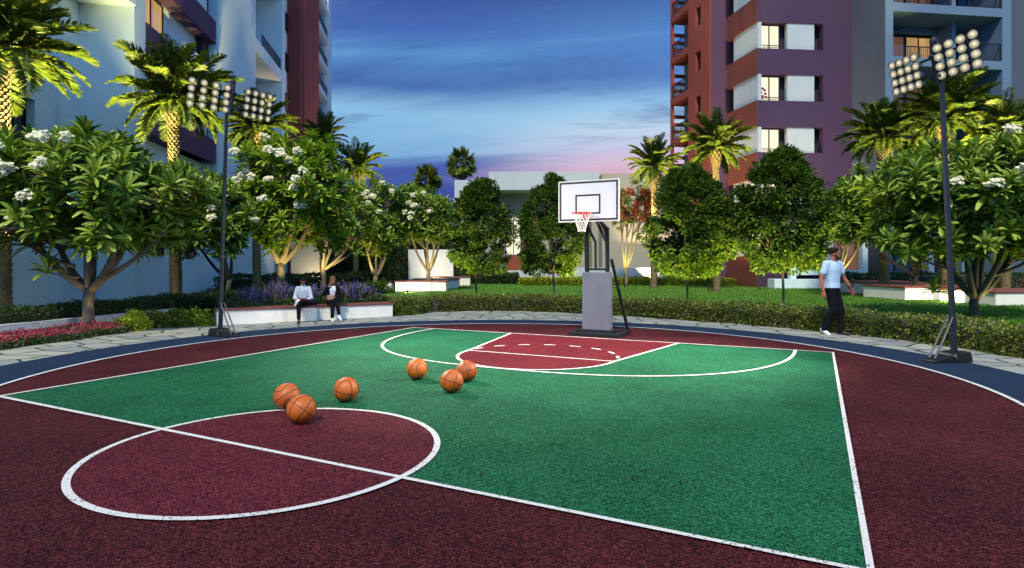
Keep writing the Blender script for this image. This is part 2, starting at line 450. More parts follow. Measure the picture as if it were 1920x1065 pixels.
# ------------------------------------------------------------------ mesh helpers
class MB:
    """collects shapes and links them as ONE mesh object"""

    def __init__(s, off=(0, 0, 0)):
        s.v, s.f = [], []
        s.off = Vector(off)

    def add(s, vs_, fs):
        b = len(s.v)
        s.v += [Vector(p) - s.off for p in vs_]
        s.f += [tuple(i + b for i in f) for f in fs]

    def hexa(s, p):
        """8 corners: bottom ring then top ring, counter-clockwise from above"""
        s.add(p, [(3, 2, 1, 0), (4, 5, 6, 7), (0, 1, 5, 4), (1, 2, 6, 5), (2, 3, 7, 6), (3, 0, 4, 7)])

    def box(s, x0, x1, y0, y1, z0, z1):
        s.hexa([(x0, y0, z0), (x1, y0, z0), (x1, y1, z0), (x0, y1, z0), (x0, y0, z1), (x1, y0, z1), (x1, y1, z1), (x0, y1, z1)])

    def bar(s, a, b, w, h=None, up=(0, 0, 1)):
        """square bar from a to b"""
        a, b = Vector(a), Vector(b)
        h = w if h is None else h
        d = (b - a).normalized()
        u = Vector(up)
        if abs(d.dot(u)) > 0.98:
            u = Vector((0, 1, 0))
        sd = d.cross(u).normalized() * w / 2
        u = sd.cross(d).normalized() * h / 2
        s.hexa([a - sd - u, a + sd - u, b + sd - u, b - sd - u, a - sd + u, a + sd + u, b + sd + u, b - sd + u])

    def prism(s, poly, z0, z1):
        n = len(poly)
        s.add([(p[0], p[1], z0) for p in poly] + [(p[0], p[1], z1) for p in poly],
              [tuple(range(n))[::-1], tuple(range(n, 2 * n))] + [(i, (i + 1) % n, n + (i + 1) % n, n + i) for i in range(n)])

    def sheet(s, poly, z):
        s.add([(p[0], p[1], z) for p in poly], [tuple(range(len(poly)))])

    def tube(s, pts, rad, n=8, cap=True):
        pts = [Vector(p) for p in pts]
        if not hasattr(rad, '__len__'):
            rad = [rad] * len(pts)
        rings = []
        prev = None
        for i, p in enumerate(pts):
            d = (pts[min(i + 1, len(pts) - 1)] - pts[max(i - 1, 0)])
            if d.length < 1e-9:
                d = Vector((0, 0, 1))
            d.normalize()
            if prev is None:
                a = Vector((1, 0, 0)) if abs(d.x) < 0.9 else Vector((0, 1, 0))
            else:
                a = prev
            sd = (a - d * a.dot(d)).normalized()
            prev = sd
            up = d.cross(sd)
            rings.append([p + (sd * math.cos(k * 2 * math.pi / n) + up * math.sin(k * 2 * math.pi / n)) * rad[i] for k in range(n)])
        vs_ = [q for r in rings for q in r]
        fs = []
        for i in range(len(pts) - 1):
            for k in range(n):
                k2 = (k + 1) % n
                fs.append((i * n + k, i * n + k2, (i + 1) * n + k2, (i + 1) * n + k))
        if cap:
            fs.append(tuple(range(n))[::-1])
            fs.append(tuple(range((len(pts) - 1) * n, len(pts) * n)))
        s.add(vs_, fs)

    def ball(s, c, r, n=14, m=9, rot=None):
        """ellipsoid; r is a radius or (rx, ry, rz)"""
        if not hasattr(r, '__len__'):
            r = (r, r, r)
        c = Vector(c)
        vs_, fs = [], []
        for j in range(1, m):
            th = math.pi * j / m
            for k in range(n):
                ph = 2 * math.pi * k / n
                q = Vector((r[0] * math.sin(th) * math.cos(ph), r[1] * math.sin(th) * math.sin(ph), r[2] * math.cos(th)))
                vs_.append(c + (rot @ q if rot else q))
        for q in (Vector((0, 0, r[2])), Vector((0, 0, -r[2]))):
            vs_.append(c + (rot @ q if rot else q))
        for j in range(m - 2):
            for k in range(n):
                k2 = (k + 1) % n
                fs.append((j * n + k, (j + 1) * n + k, (j + 1) * n + k2, j * n + k2))
        t, b = len(vs_) - 2, len(vs_) - 1
        for k in range(n):
            k2 = (k + 1) % n
            fs.append((t, k, k2))
            fs.append((b, (m - 2) * n + k2, (m - 2) * n + k))
        s.add(vs_, fs)

    def build(s, name, material, parent=None, smooth=False, bev=0.0):
        me = bpy.data.meshes.new(name)
        me.from_pydata(s.v, [], s.f)
        me.update()
        if smooth:
            me.polygons.foreach_set('use_smooth', [True] * len(me.polygons))
        o = bpy.data.objects.new(name, me)
        C.objects.link(o)
        me.materials.append(material)
        if parent is not None:
            o.parent = parent
        if bev > 0:
            b = o.modifiers.new('bevel', 'BEVEL')
            b.width = bev
            b.segments = 2
            b.limit_method = 'ANGLE'
        return o


def tag(o, label, cat, group=None):
    o['label'] = label
    o['category'] = cat
    if group:
        o['group'] = group
    return o


def thing(name, label, cat, loc=(0, 0, 0), rz=0.0, group=None):
    o = bpy.data.objects.new(name, None)
    o.empty_display_size = 0.2
    C.objects.link(o)
    o.location = loc
    o.rotation_euler = (0, 0, rz)
    return tag(o, label, cat, group)


def structure(name, mb, m, **kw):
    o = mb.build(name, m, None, **kw)
    o['kind'] = 'structure'
    return o


def copy_tree(o, parent=None):
    c = o.copy()
    C.objects.link(c)
    c.parent = parent
    for ch in list(o.children):
        copy_tree(ch, c)
    return c


def np_mesh(name, V, F, material, parent=None, smooth=False):
    """V (n,3), F (m,k) with one face size"""
    me = bpy.data.meshes.new(name)
    k = F.shape[1]
    me.vertices.add(len(V))
    me.vertices.foreach_set('co', np.ascontiguousarray(V, dtype=np.float32).ravel())
    me.loops.add(F.size)
    me.loops.foreach_set('vertex_index', np.ascontiguousarray(F, dtype=np.int32).ravel())
    me.polygons.add(len(F))
    me.polygons.foreach_set('loop_start', np.arange(0, F.size, k, dtype=np.int32))
    me.polygons.foreach_set('loop_total', np.full(len(F), k, dtype=np.int32))
    if smooth:
        me.polygons.foreach_set('use_smooth', np.ones(len(F), dtype=bool))
    me.update(calc_edges=True)
    me.materials.append(material)
    o = bpy.data.objects.new(name, me)
    C.objects.link(o)
    if parent is not None:
        o.parent = parent
    return o


def unit(a):
    return a / np.maximum(np.linalg.norm(a, axis=-1, keepdims=True), 1e-9)


# leaf templates: x = across, y = along, z = out of the blade
LEAF_SMALL = (np.array([(0, 0, 0), (0.5, 0.45, 0.12), (0, 1, -0.05), (-0.5, 0.45, 0.12)], float), np.array([(0, 1, 2), (0, 2, 3)]))
LEAF_STRIP = (np.array([(0, 0, 0), (0.5, 0.35, 0.10), (0, 1, -0.22), (-0.5, 0.35, 0.10)], float), np.array([(0, 1, 2), (0, 2, 3)]))
LEAF_LONG = (np.array([(-0.08, 0, 0), (0, 0, -0.01), (0.08, 0, 0), (-0.36, 0.38, 0.09), (0, 0.38, 0.02), (0.36, 0.38, 0.09),
                       (-0.5, 0.70, 0.05), (0, 0.70, -0.02), (0.5, 0.70, 0.05), (-0.27, 0.95, -0.08), (0, 1.0, -0.11), (0.27, 0.95, -0.08)], float),
             np.array([(0, 1, 4, 3), (1, 2, 5, 4), (3, 4, 7, 6), (4, 5, 8, 7), (6, 7, 10, 9), (7, 8, 11, 10)]))


def leaves(tpl, pos, dr, nr, L, Wd):
    """instances of a leaf template baked into one vertex/face pair"""
    T, Fc = tpl
    dr = unit(dr)
    sd = unit(np.cross(dr, nr))
    up = np.cross(sd, dr)
    L = np.asarray(L)[:, None, None]
    Wd = np.asarray(Wd)[:, None, None]
    V = pos[:, None, :] + sd[:, None, :] * T[None, :, 0:1] * Wd + dr[:, None, :] * T[None, :, 1:2] * L + up[:, None, :] * T[None, :, 2:3] * L
    n, k = len(pos), len(T)
    F = (Fc[None] + (np.arange(n) * k)[:, None, None]).reshape(-1, Fc.shape[1])
    return V.reshape(-1, 3), F


def cat_vf(parts):
    Vs, Fs, b = [], [], 0
    for V, F in parts:
        Vs.append(V)
        Fs.append(F + b)
        b += len(V)
    return np.concatenate(Vs), np.concatenate(Fs)


def rand_dirs(rng, n):
    return unit(rng.normal(size=(n, 3)))


def bez(a, b, c, n=6):
    return [a * (1 - t) ** 2 + b * 2 * t * (1 - t) + c * t * t for t in [i / (n - 1) for i in range(n)]]


# ------------------------------------------------------------------ ground, court
CC = Vector((-0.27, 8.44))             # centre of the round court
RW, RB = 5.93, 7.0                      # white ring, outer edge of the blue band
EA, EB = Vector((0.894427, -0.447214)), Vector((0.447214, 0.894427))   # across the court, towards the hoop


def ct(s, t):
    return EA * s + EB * t


def circle(c, r, n=160, a0=0.0, a1=2 * math.pi):
    return [(c[0] + r * math.cos(a0 + (a1 - a0) * i / n), c[1] + r * math.sin(a0 + (a1 - a0) * i / n)) for i in range(n + 1)]


def ribbon(mb, pts, w, z, closed=False):
    pts = [Vector(p[:2]) for p in pts]
    n = len(pts)
    L, Rr = [], []
    for i in range(n):
        a = pts[(i - 1) % n] if (closed or i > 0) else pts[i]
        b = pts[(i + 1) % n] if (closed or i < n - 1) else pts[i]
        d = (b - a).normalized()
        nn = Vector((-d.y, d.x)) * w / 2
        L.append(pts[i] + nn)
        Rr.append(pts[i] - nn)
    vs_ = [(p.x, p.y, z) for p in L] + [(p.x, p.y, z) for p in Rr]
    fs = [(n + i, n + (i + 1) % n, (i + 1) % n, i) for i in range(n if closed else n - 1)]
    mb.add(vs_, fs)


def ring(mb, c, r0, r1, z, n=200):
    ribbon(mb, circle(c, (r0 + r1) / 2, n)[:-1], r1 - r0, z, True)


def court_outline(off):
    """round towards the hoop, running straight out past the camera on the near side"""
    r = RW + off
    a0 = -0.42
    pts = circle(CC, r, 150, a0, math.pi - a0)
    xr, yr = pts[0]
    xl, yl = pts[-1]
    k = [(xr - 0.45, yr - 1.2), (xr - 0.65, yr - 2.6), (xr - 0.7, -6.0 - off), (xl + 0.7, -6.0 - off), (xl + 0.65, yl - 2.6), (xl + 0.45, yl - 1.2)]
    return pts + k[::-1]


g = MB()
g.sheet(circle((0, 60), 900, 64)[:-1], -0.03)
structure('ground', g, M['soil'])
g = MB()
g.sheet(circle(CC, 10.6, 110, -0.5, math.pi + 0.5) + [(-10.0, -12), (10.0, -12)], 0.0)
structure('stone_path', g, M['paving'])
g = MB()
g.sheet(court_outline(RB - RW), 0.006)
structure('blue_court_border', g, M['blue_court'])
g = MB()
g.sheet(court_outline(0), 0.012)
structure('maroon_court_floor', g, M['maroon_court'])
s0, s1, t0, t1 = -7.99, 0.23, 3.45, 11.13
sc, kt = -3.90, 8.68
g = MB()
tR = t0 - 0.095
g.sheet([ct(s0, t0), ct(s1, tR), ct(s1, t1), ct(s0, t1)], 0.017)
structure('green_court_floor', g, M['green_court'])
CMID = ct(-3.84, 3.44)
KEYR = 1.24
g = MB()
key = [ct(sc - 1.68, t1), ct(sc - KEYR, kt)]
arc = [ct(sc - KEYR * math.cos(a), kt - KEYR * math.sin(a)) for a in [math.pi * i / 40 for i in range(41)]]
key = [ct(sc + 1.68, t1), ct(sc - 1.68, t1)] + arc
g.sheet(key, 0.021)
structure('crimson_key_floor', g, M['key_court'])
g = MB()
g.sheet(circle(CMID, 1.30, 96)[:-1], 0.021)
structure('centre_circle_floor', g, M['circle_court'])
ln = MB()
LW = 0.050
ribbon(ln, court_outline(0), 0.054, 0.025, True)
ribbon(ln, [ct(s0, t0), ct(s1, tR), ct(s1, t1), ct(s0, t1)], LW, 0.0252, False)
ribbon(ln, [ct(s0, t1 + 0.027), ct(s0, t0 - 0.027)], LW, 0.0254)
ring(ln, CMID, 1.30 - LW / 2, 1.30 + LW / 2, 0.0256, 120)
ribbon(ln, [ct(sc - 1.68, t1)] + arc + [ct(sc + 1.68, t1)], LW, 0.0256)
ribbon(ln, [ct(sc - KEYR, kt), ct(sc + KEYR, kt)], LW * 0.8, 0.0258)
for i in range(1, 17, 2):
    a0, a1 = math.pi * (i - 0.25) / 17, math.pi * (i + 0.65) / 17
    ribbon(ln, [ct(sc - KEYR * math.cos(a0 + (a1 - a0) * k / 4), kt + KEYR * math.sin(a0 + (a1 - a0) * k / 4)) for k in range(5)], LW, 0.0258)
tp = []
for i in range(81):
    a = math.pi * i / 80
    c_, s_ = math.cos(a), math.sin(a)
    tp.append(ct(sc - 3.58 * math.copysign(abs(c_) ** 0.8, c_), t1 - 3.72 * s_ ** 0.8))
ribbon(ln, tp, LW, 0.0256)
structure('court_markings', ln, M['line'])

# lawn beyond the hedge, with a far planting strip
lawn_poly = [(-5.5, 19.6), (-2.0, 19.4), (0.3, 19.2), (2.4, 18.2), (5.0, 16.3), (7.1, 14.0), (8.3, 12.0), (8.9, 9.5), (9.1, 6.0), (40, 4), (40, 46), (-20, 46), (-20, 26), (-9, 24)]
g = MB()
g.sheet(lawn_poly, -0.012)
structure('lawn', g, M['lawn'])


def in_poly(x, y, poly):
    ins = np.zeros(len(x), bool)
    n = len(poly)
    for i in range(n):
        (x0, y0), (x1, y1) = poly[i][:2], poly[(i + 1) % n][:2]
        c = ((y0 > y) != (y1 > y)) & (x < (x1 - x0) * (y - y0) / (y1 - y0 + 1e-12) + x0)
        ins ^= c
    return ins


rng = np.random.default_rng(5)
n = 90000
yy = 10 + 32 * rng.random(n) ** 1.5
xx = (rng.random(n) * 1.1 - 0.14) * yy
k = in_poly(xx, yy, lawn_poly)
xx, yy = xx[k], yy[k]
n = len(xx)
dr = np.c_[rng.normal(0, 0.5, n), rng.normal(0, 0.5, n), np.ones(n)]
V, Fc = leaves(LEAF_STRIP, np.c_[xx, yy, np.full(n, -0.012)], dr, rand_dirs(rng, n), 0.05 + 0.05 * rng.random(n), 0.014 + 0.012 * rng.random(n))
o = np_mesh('lawn_grass', V, Fc, M['grass'])
o['kind'] = 'stuff'
tag(o, 'short mown green grass covering the lawn behind the hedge', 'grass')

# ------------------------------------------------------------------ people
def capsule(mb, a, b, ra, rb, n=14):
    """round ended tapered limb"""
    a, b = Vector(a), Vector(b)
    d = (b - a).normalized()
    pts, rad = [], []
    for k in range(1, 5):
        th = math.pi / 2 * (1 - k / 5)
        pts.append(a - d * ra * math.sin(th))
        rad.append(ra * math.cos(th))
    pts += [a, b]
    rad += [ra, rb]
    for k in range(4, 0, -1):
        th = math.pi / 2 * (1 - k / 5)
        pts.append(b + d * rb * math.sin(th))
        rad.append(rb * math.cos(th))
    mb.tube(pts, rad, n)


def chain(mb, pts, rad):
    for i in range(len(pts) - 1):
        capsule(mb, pts[i], pts[i + 1], rad[i], rad[i + 1])


def fuse(mb, name, material, parent, voxel=0.010, smooth=3, scale=1.0):
    """weld the overlapping shapes of mb into one skin"""
    o = mb.build(name + '_raw', material)
    r = o.modifiers.new('r', 'REMESH')
    r.mode = 'VOXEL'
    r.voxel_size = voxel
    s_ = o.modifiers.new('s', 'SMOOTH')
    s_.factor = 0.5
    s_.iterations = smooth
    dg = bpy.context.evaluated_depsgraph_get()
    me = bpy.data.meshes.new_from_object(o.evaluated_get(dg))
    me.name = name
    bpy.data.objects.remove(o)
    me.polygons.foreach_set('use_smooth', [True] * len(me.polygons))
    me.materials.clear()
    me.materials.append(material)
    q = bpy.data.objects.new(name, me)
    C.objects.link(q)
    q.parent = parent
    return q


def hand(mb, wrist, d, palm_n, thumb_side, curl=0.5, k=1.0):
    """palm, four curled fingers and a thumb; d = direction of the hand, palm_n = way the palm faces"""
    w, d = Vector(wrist), Vector(d).normalized()
    pn = Vector(palm_n)
    pn = (pn - d * pn.dot(d)).normalized()
    sd = d.cross(pn).normalized() * thumb_side
    pc = w + d * 0.05 * k
    for t_ in (-1, -0.33, 0.33, 1):
        capsule(mb, w + d * 0.015 * k + sd * 0.018 * t_ * k, w + d * 0.088 * k + sd * 0.030 * t_ * k, 0.015 * k, 0.013 * k, 8)
    for t_, ln_ in ((1, 0.070), (0.33, 0.080), (-0.33, 0.075), (-1, 0.060)):
        p = w + d * 0.092 * k + sd * 0.031 * t_ * k
        ang = 0.0
        for seg, r0, r1 in ((0.45, 0.0100, 0.0092), (0.32, 0.0092, 0.0085), (0.23, 0.0085, 0.0075)):
            ang += curl * (0.7 if seg == 0.45 else 0.9)
            q = p + (d * math.cos(ang) + pn * math.sin(ang)) * ln_ * seg * k
            capsule(mb, p, q, r0 * k, r1 * k, 8)
            p = q
    p = w + d * 0.028 * k + sd * 0.026 * k
    q = p + (d * 0.6 + sd * 0.65 + pn * 0.35).normalized() * 0.040 * k
    capsule(mb, p, q, 0.0125 * k, 0.011 * k, 8)
    capsule(mb, q, q + (d * 0.9 + sd * 0.15 + pn * 0.4).normalized() * 0.030 * k, 0.0105 * k, 0.0085 * k, 8)


def head(mb, c, fwd, upv, k=1.0):
    """skull with brow, nose, lips, chin, ears; c = centre of the skull"""
    f, u = Vector(fwd).normalized(), Vector(upv).normalized()
    u = (u - f * u.dot(f)).normalized()
    r = f.cross(u).normalized()
    rot = Matrix((r, f, u)).transposed()
    c = Vector(c)
    q = lambda x, y, z: c + (r * x + f * y + u * z) * k
    mb.ball(q(0, -0.008, 0.025), (0.074 * k, 0.094 * k, 0.092 * k), 18, 12, rot)
    mb.ball(q(0, 0.022, -0.045), (0.058 * k, 0.066 * k, 0.070 * k), 16, 10, rot)
    mb.ball(q(0, 0.062, -0.096), (0.026 * k, 0.022 * k, 0.018 * k), 10, 8, rot)            # chin
    capsule(mb, q(0, 0.088, -0.002), q(0, 0.107, -0.034), 0.009 * k, 0.0135 * k, 8)            # nose
    for s_ in (-1, 1):
        capsule(mb, q(0.012 * s_, 0.086, 0.016), q(0.045 * s_, 0.070, 0.014), 0.010 * k, 0.008 * k, 8)  # brow
        mb.ball(q(0.040 * s_, 0.056, -0.030), (0.020 * k, 0.020 * k, 0.020 * k), 8, 6)       # cheek
        mb.ball(q(0.031 * s_, 0.076, -0.001), (0.011 * k, 0.009 * k, 0.009 * k), 8, 6)       # eyelid
        mb.ball(q(0.075 * s_, -0.008, -0.012), (0.008 * k, 0.018 * k, 0.030 * k), 8, 8, rot)   # ear
    capsule(mb, q(-0.018, 0.082, -0.063), q(0.018, 0.082, -0.063), 0.009 * k, 0.009 * k, 8)    # lips
    return q, rot


def eyes_mouth(parent, q, k=1.0):
    for s_ in (-1, 1):
        e = MB()
        e.ball(q(0.031 * s_, 0.0835, -0.002), (0.0075 * k, 0.005 * k, 0.0045 * k), 8, 6)
        e.build('eye', M['hair'], parent, smooth=True)
        e = MB()
        capsule(e, q(0.018 * s_, 0.094, 0.020), q(0.046 * s_, 0.078, 0.019), 0.0042 * k, 0.003 * k, 6)
        e.build('eyebrow', M['hair'], parent, smooth=True)


def shoe(mb, ankle, toe_d, k=1.0, pitch=0.0):
    """ankle joint position; toe direction on the ground"""
    a = Vector(ankle)
    d = Vector((toe_d[0], toe_d[1], 0)).normalized()
    d = d * math.cos(pitch) + Vector((0, 0, -1)) * math.sin(pitch)
    s_ = Vector((0, 0, 1)).cross(d).normalized()
    dn = d.cross(s_).normalized()
    if dn.z > 0:
        dn = -dn
    capsule(mb, a - d * 0.035 * k + dn * 0.045 * k, a + d * 0.075 * k + dn * 0.050 * k, 0.040 * k, 0.037 * k, 12)
    capsule(mb, a + d * 0.06 * k + dn * 0.052 * k, a + d * 0.165 * k + dn * 0.062 * k, 0.040 * k, 0.026 * k, 12)
    capsule(mb, a + dn * 0.005 * k, a + d * 0.04 * k + dn * 0.045 * k, 0.043 * k, 0.036 * k, 12)


def torso_rows(mb, rows):
    """stack of ellipses (centre, half width vector, half depth vector)"""
    n, vs_, fs = 20, [], []
    for c, a, b in rows:
        c, a, b = Vector(c), Vector(a), Vector(b)
        for k in range(n):
            th = 2 * math.pi * k / n
            x_, y_ = math.cos(th), math.sin(th)
            vs_.append(c + a * math.copysign(abs(x_) ** 0.85, x_) + b * math.copysign(abs(y_) ** 0.85, y_))
    m = len(rows)
    for i in range(m - 1):
        for k in range(n):
            k2 = (k + 1) % n
            fs.append((i * n + k, i * n + k2, (i + 1) * n + k2, (i + 1) * n + k))
    fs += [tuple(range(n))[::-1], tuple(range((m - 1) * n, m * n))]
    mb.add(vs_, fs)


def walking_man():
    Yp = 12.45
    t = thing('person', 'bearded man in a pale t-shirt and black trousers walking along the stone path', 'person', (X_at(1560, Yp), Yp, 0.0), R(-54))
    # local: +x = walking direction, +y = his left
    X, Y = Vector((1, 0, 0)), Vector((0, 1, 0))
    hipL, hipR = Vector((0.01, 0.085, 0.93)), Vector((0.0, -0.085, 0.93))
    kneeL, kneeR = Vector((0.13, 0.085, 0.50)), Vector((0.075, -0.08, 0.50))
    ankL, ankR = Vector((0.14, 0.08, 0.085)), Vector((-0.115, -0.08, 0.115))
    shL, shR = Vector((0.04, 0.195, 1.435)), Vector((-0.015, -0.195, 1.435))
    elL, elR = Vector((0.10, 0.275, 1.16)), Vector((-0.085, -0.265, 1.15))
    wrL, wrR = Vector((0.235, 0.285, 0.945)), Vector((-0.035, -0.275, 0.895))
    rows = [((0, 0, 0.86), Y * 0.150, X * 0.105), ((0, 0, 0.95), Y * 0.165, X * 0.115), ((0.005, 0, 1.06), Y * 0.150, X * 0.102), ((0.01, 0, 1.20), Y * 0.160, X * 0.108),
            ((0.012, 0, 1.33), Y * 0.180, X * 0.118), ((0.008, 0, 1.42), Y * 0.175, X * 0.100), ((0.005, 0, 1.475), Y * 0.105, X * 0.072)]
    b = MB()
    torso_rows(b, rows)
    chain(b, [Vector((0.0, 0, 1.44)), Vector((0.022, 0, 1.56))], [0.062, 0.056])
    fd = Vector((0.72, 0.68, -0.05))
    q, rot = head(b, (0.045, 0, 1.645), fd, (0.0, 0, 1))
    for h_, kn, an in ((hipL, kneeL, ankL), (hipR, kneeR, ankR)):
        chain(b, [h_, kn, an], [0.085, 0.055, 0.038])
    for s_, e_, w_, sd in ((shL, elL, wrL, 1), (shR, elR, wrR, -1)):
        chain(b, [s_, s_ * 0.45 + e_ * 0.55, e_, e_ * 0.6 + w_ * 0.4, w_], [0.056, 0.050, 0.040, 0.041, 0.029])
        hand(b, w_, (w_ - e_).normalized() + Vector((0, 0, -0.3)), (-0.1, -sd, 0.0), sd, 0.42)
    body = fuse(b, 'body', M['tan_skin'], t, 0.0085, 3)
    eyes_mouth(t, q)
    c = MB()                                                   # t-shirt
    grow = lambda rows_, g: [(r_[0], Vector(r_[1]) * (1 + g / Vector(r_[1]).length), Vector(r_[2]) * (1 + g / Vector(r_[2]).length)) for r_ in rows_]
    rs = grow(rows, 0.020)
    rs[0] = ((0, 0, 0.945), Y * 0.180, X * 0.130)
    torso_rows(c, rs)
    for s_, e_ in ((shL, elL), (shR, elR)):
        chain(c, [s_ * 1.0 + Vector((0, 0, 0.005)), s_ * 0.42 + e_ * 0.58], [0.073, 0.069])
        capsule(c, s_, Vector((0.005, 0, 1.43)), 0.072, 0.085)
    fuse(c, 'tshirt', M['tee'], t, 0.010, 4)
    c = MB()                                                   # trousers
    torso_rows(c, [((0, 0, 0.84), Y * 0.160, X * 0.118), ((0, 0, 0.90), Y * 0.176, X * 0.124), ((0, 0, 0.975), Y * 0.172, X * 0.120)])
    for h_, kn, an in ((hipL, kneeL, ankL), (hipR, kneeR, ankR)):
        chain(c, [h_ + Vector((0, 0, -0.03)), kn, kn * 0.3 + an * 0.7, an + Vector((0, 0, 0.0))], [0.103, 0.078, 0.066, 0.064])
    fuse(c, 'trousers', M['trouser'], t, 0.010, 3)
    c = MB()
    shoe(c, ankL + Vector((0, 0, 0.005)), (1, 0.1))
    fuse(c, 'shoe', M['shoe_black'], t, 0.008, 2)
    c = MB()
    shoe(c, ankR + Vector((0, 0, 0.0)), (1, -0.1), 1.0, 0.45)
    fuse(c, 'shoe', M['shoe_white'], t, 0.008, 2)
    c = MB()                                                   # hair and beard
    c.ball(q(0, -0.020, 0.044), (0.081, 0.094, 0.088), 18, 12, rot)
    capsule(c, q(0, 0.050, 0.090), q(0, -0.05, 0.098), 0.030, 0.036)
    for s_ in (-1, 1):
        capsule(c, q(0.070 * s_, -0.002, 0.03), q(0.069 * s_, 0.012, -0.02), 0.012, 0.009)
    fuse(c, 'hair', M['hair'], t, 0.008, 3)
    c = MB()
    for s_ in (-1, 1):
        chain(c, [q(0.066 * s_, 0.012, -0.035), q(0.050 * s_, 0.045, -0.088), q(0.0, 0.072, -0.106)], [0.013, 0.019, 0.024])
    capsule(c, q(-0.024, 0.090, -0.050), q(0.024, 0.090, -0.050), 0.006, 0.006)
    fuse(c, 'beard', M['hair'], t, 0.007, 2)
    c = MB()
    dv = (wrL - elL).normalized()
    c.tube([wrL - dv * 0.035, wrL - dv * 0.010], 0.036, 14)
    c.build('wristband', M['shoe_black'], t)


def seated(kind, label, u, Yseat, k, rz):
    """seated figure; local -y = the way the knees point, z = 0 at the ground"""
    t = thing('person', label, 'person', (X_at(u, Yseat), Yseat, 0.0), rz)
    t.scale = (k, k, k)
    man = kind == 'man'
    X, F = Vector((1, 0, 0)), Vector((0, -1, 0))
    sz = 0.385 / k
    hz = sz + 0.095
    lean = 0.10
    rows = [((0, 0.02, sz + 0.02), X * 0.165, F * 0.115), ((0, 0.02, sz + 0.10), X * 0.172, F * 0.120), ((0, 0.01, sz + 0.22), X * 0.140, F * 0.105),
            ((0, -0.02, sz + 0.36), X * 0.152, F * 0.110), ((0, -0.045, sz + 0.48), X * 0.165, F * 0.108), ((0, -0.05, sz + 0.555), X * 0.150, F * 0.085), ((0, -0.05, sz + 0.60), X * 0.085, F * 0.062)]
    if not man:
        rows = [(r_[0], Vector(r_[1]) * 0.92, Vector(r_[2]) * 0.95) for r_ in rows]
    sw = 0.165 if man else 0.150
    shx = {s_: Vector((sw * s_, -0.05, sz + 0.545)) for s_ in (-1, 1)}
    hip = {s_: Vector((0.09 * s_, -0.02, hz)) for s_ in (-1, 1)}
    b = MB()
    torso_rows(b, rows)
    chain(b, [Vector((0, -0.05, sz + 0.57)), Vector((0, -0.085 if man else -0.06, sz + 0.69))], [0.056, 0.050])
    if man:                                                    # ankle on the other knee, reading
        kn = {-1: Vector((-0.085, -0.44, hz + 0.0)), 1: Vector((0.40, -0.33, hz + 0.035))}
        an = {-1: Vector((-0.075, -0.46, 0.085)), 1: Vector((-0.07, -0.47, hz + 0.10))}
        el = {-1: Vector((-0.245, -0.10, sz + 0.26)), 1: Vector((0.245, -0.10, sz + 0.26))}
        wr = {-1: Vector((-0.10, -0.31, sz + 0.22)), 1: Vector((0.13, -0.31, sz + 0.22))}
        fd, hc = Vector((0.05, -0.85, -0.52)), Vector((0, -0.125, sz + 0.775))
    else:                                                      # legs crossed at the knee, hand in her hair
        kn = {-1: Vector((0.03, -0.45, hz + 0.03)), 1: Vector((0.13, -0.43, hz + 0.115))}
        an = {-1: Vector((0.02, -0.47, 0.085)), 1: Vector((0.24, -0.60, 0.19))}
        el = {-1: Vector((-0.27, -0.13, sz + 0.33)), 1: Vector((0.245, -0.08, sz + 0.26))}
        wr = {-1: Vector((-0.115, -0.185, sz + 0.58)), 1: Vector((0.03, -0.27, sz + 0.24))}
        fd, hc = Vector((0.34, -0.90, -0.22)), Vector((0.01, -0.085, sz + 0.79))
    q, rot = head(b, hc, fd, (0, -0.3 if man else -0.1, 1))
    for s_ in (-1, 1):
        chain(b, [hip[s_], kn[s_], an[s_]], [0.082, 0.054, 0.037])
        chain(b, [shx[s_], el[s_], wr[s_]], [0.052, 0.040, 0.028])
    if man:
        hand(b, wr[-1], (0.75, -0.5, -0.1), (0.1, 0, 1), -1, 0.35)
        hand(b, wr[1], (-0.75, -0.5, -0.1), (-0.1, 0, 1), 1, 0.35)
    else:
        hand(b, wr[-1], (0.45, 0.25, 0.8), (0.8, 0.3, -0.1), -1, 0.4)
        hand(b, wr[1], (-0.8, -0.35, -0.1), (0, 0.4, -0.9), 1, 0.5)
    fuse(b, 'body', M['skin'], t, 0.0085, 3)
    eyes_mouth(t, q)
    g = 0.018
    grow = lambda rows_: [(r_[0], Vector(r_[1]) * (1 + g / Vector(r_[1]).length), Vector(r_[2]) * (1 + g / Vector(r_[2]).length)) for r_ in rows_]
    c = MB()
    torso_rows(c, grow(rows))
    if man:
        for s_ in (-1, 1):
            chain(c, [shx[s_], el[s_], wr[s_] * 0.92 + el[s_] * 0.08], [0.070, 0.056, 0.044])
            capsule(c, shx[s_], Vector((0, -0.05, sz + 0.54)), 0.068, 0.078)
        capsule(c, Vector((-0.03, -0.065, sz + 0.625)), Vector((0.03, -0.065, sz + 0.625)), 0.050, 0.050)
        fuse(c, 'shirt', M['shirt_white'], t, 0.010, 3)
    else:
        fuse(c, 'top', M['shirt_white'], t, 0.010, 3)
        c = MB()                                               # open jacket: two fronts, back and sleeves
        for s_ in (-1, 1):
            chain(c, [shx[s_], el[s_], wr[s_] * 0.85 + el[s_] * 0.15], [0.074, 0.060, 0.048])
            chain(c, [Vector((0.115 * s_, -0.085, sz + 0.55)), Vector((0.125 * s_, -0.10, sz + 0.36)), Vector((0.125 * s_, -0.085, sz + 0.10))], [0.055, 0.062, 0.075])
            chain(c, [Vector((0.10 * s_, 0.03, sz + 0.54)), Vector((0.10 * s_, 0.06, sz + 0.30)), Vector((0.10 * s_, 0.085, sz + 0.10))], [0.075, 0.085, 0.095])
            capsule(c, shx[s_], Vector((0.05 * s_, 0.0, sz + 0.56)), 0.070, 0.066)
        fuse(c, 'jacket', M['jacket'], t, 0.010, 3)
    c = MB()
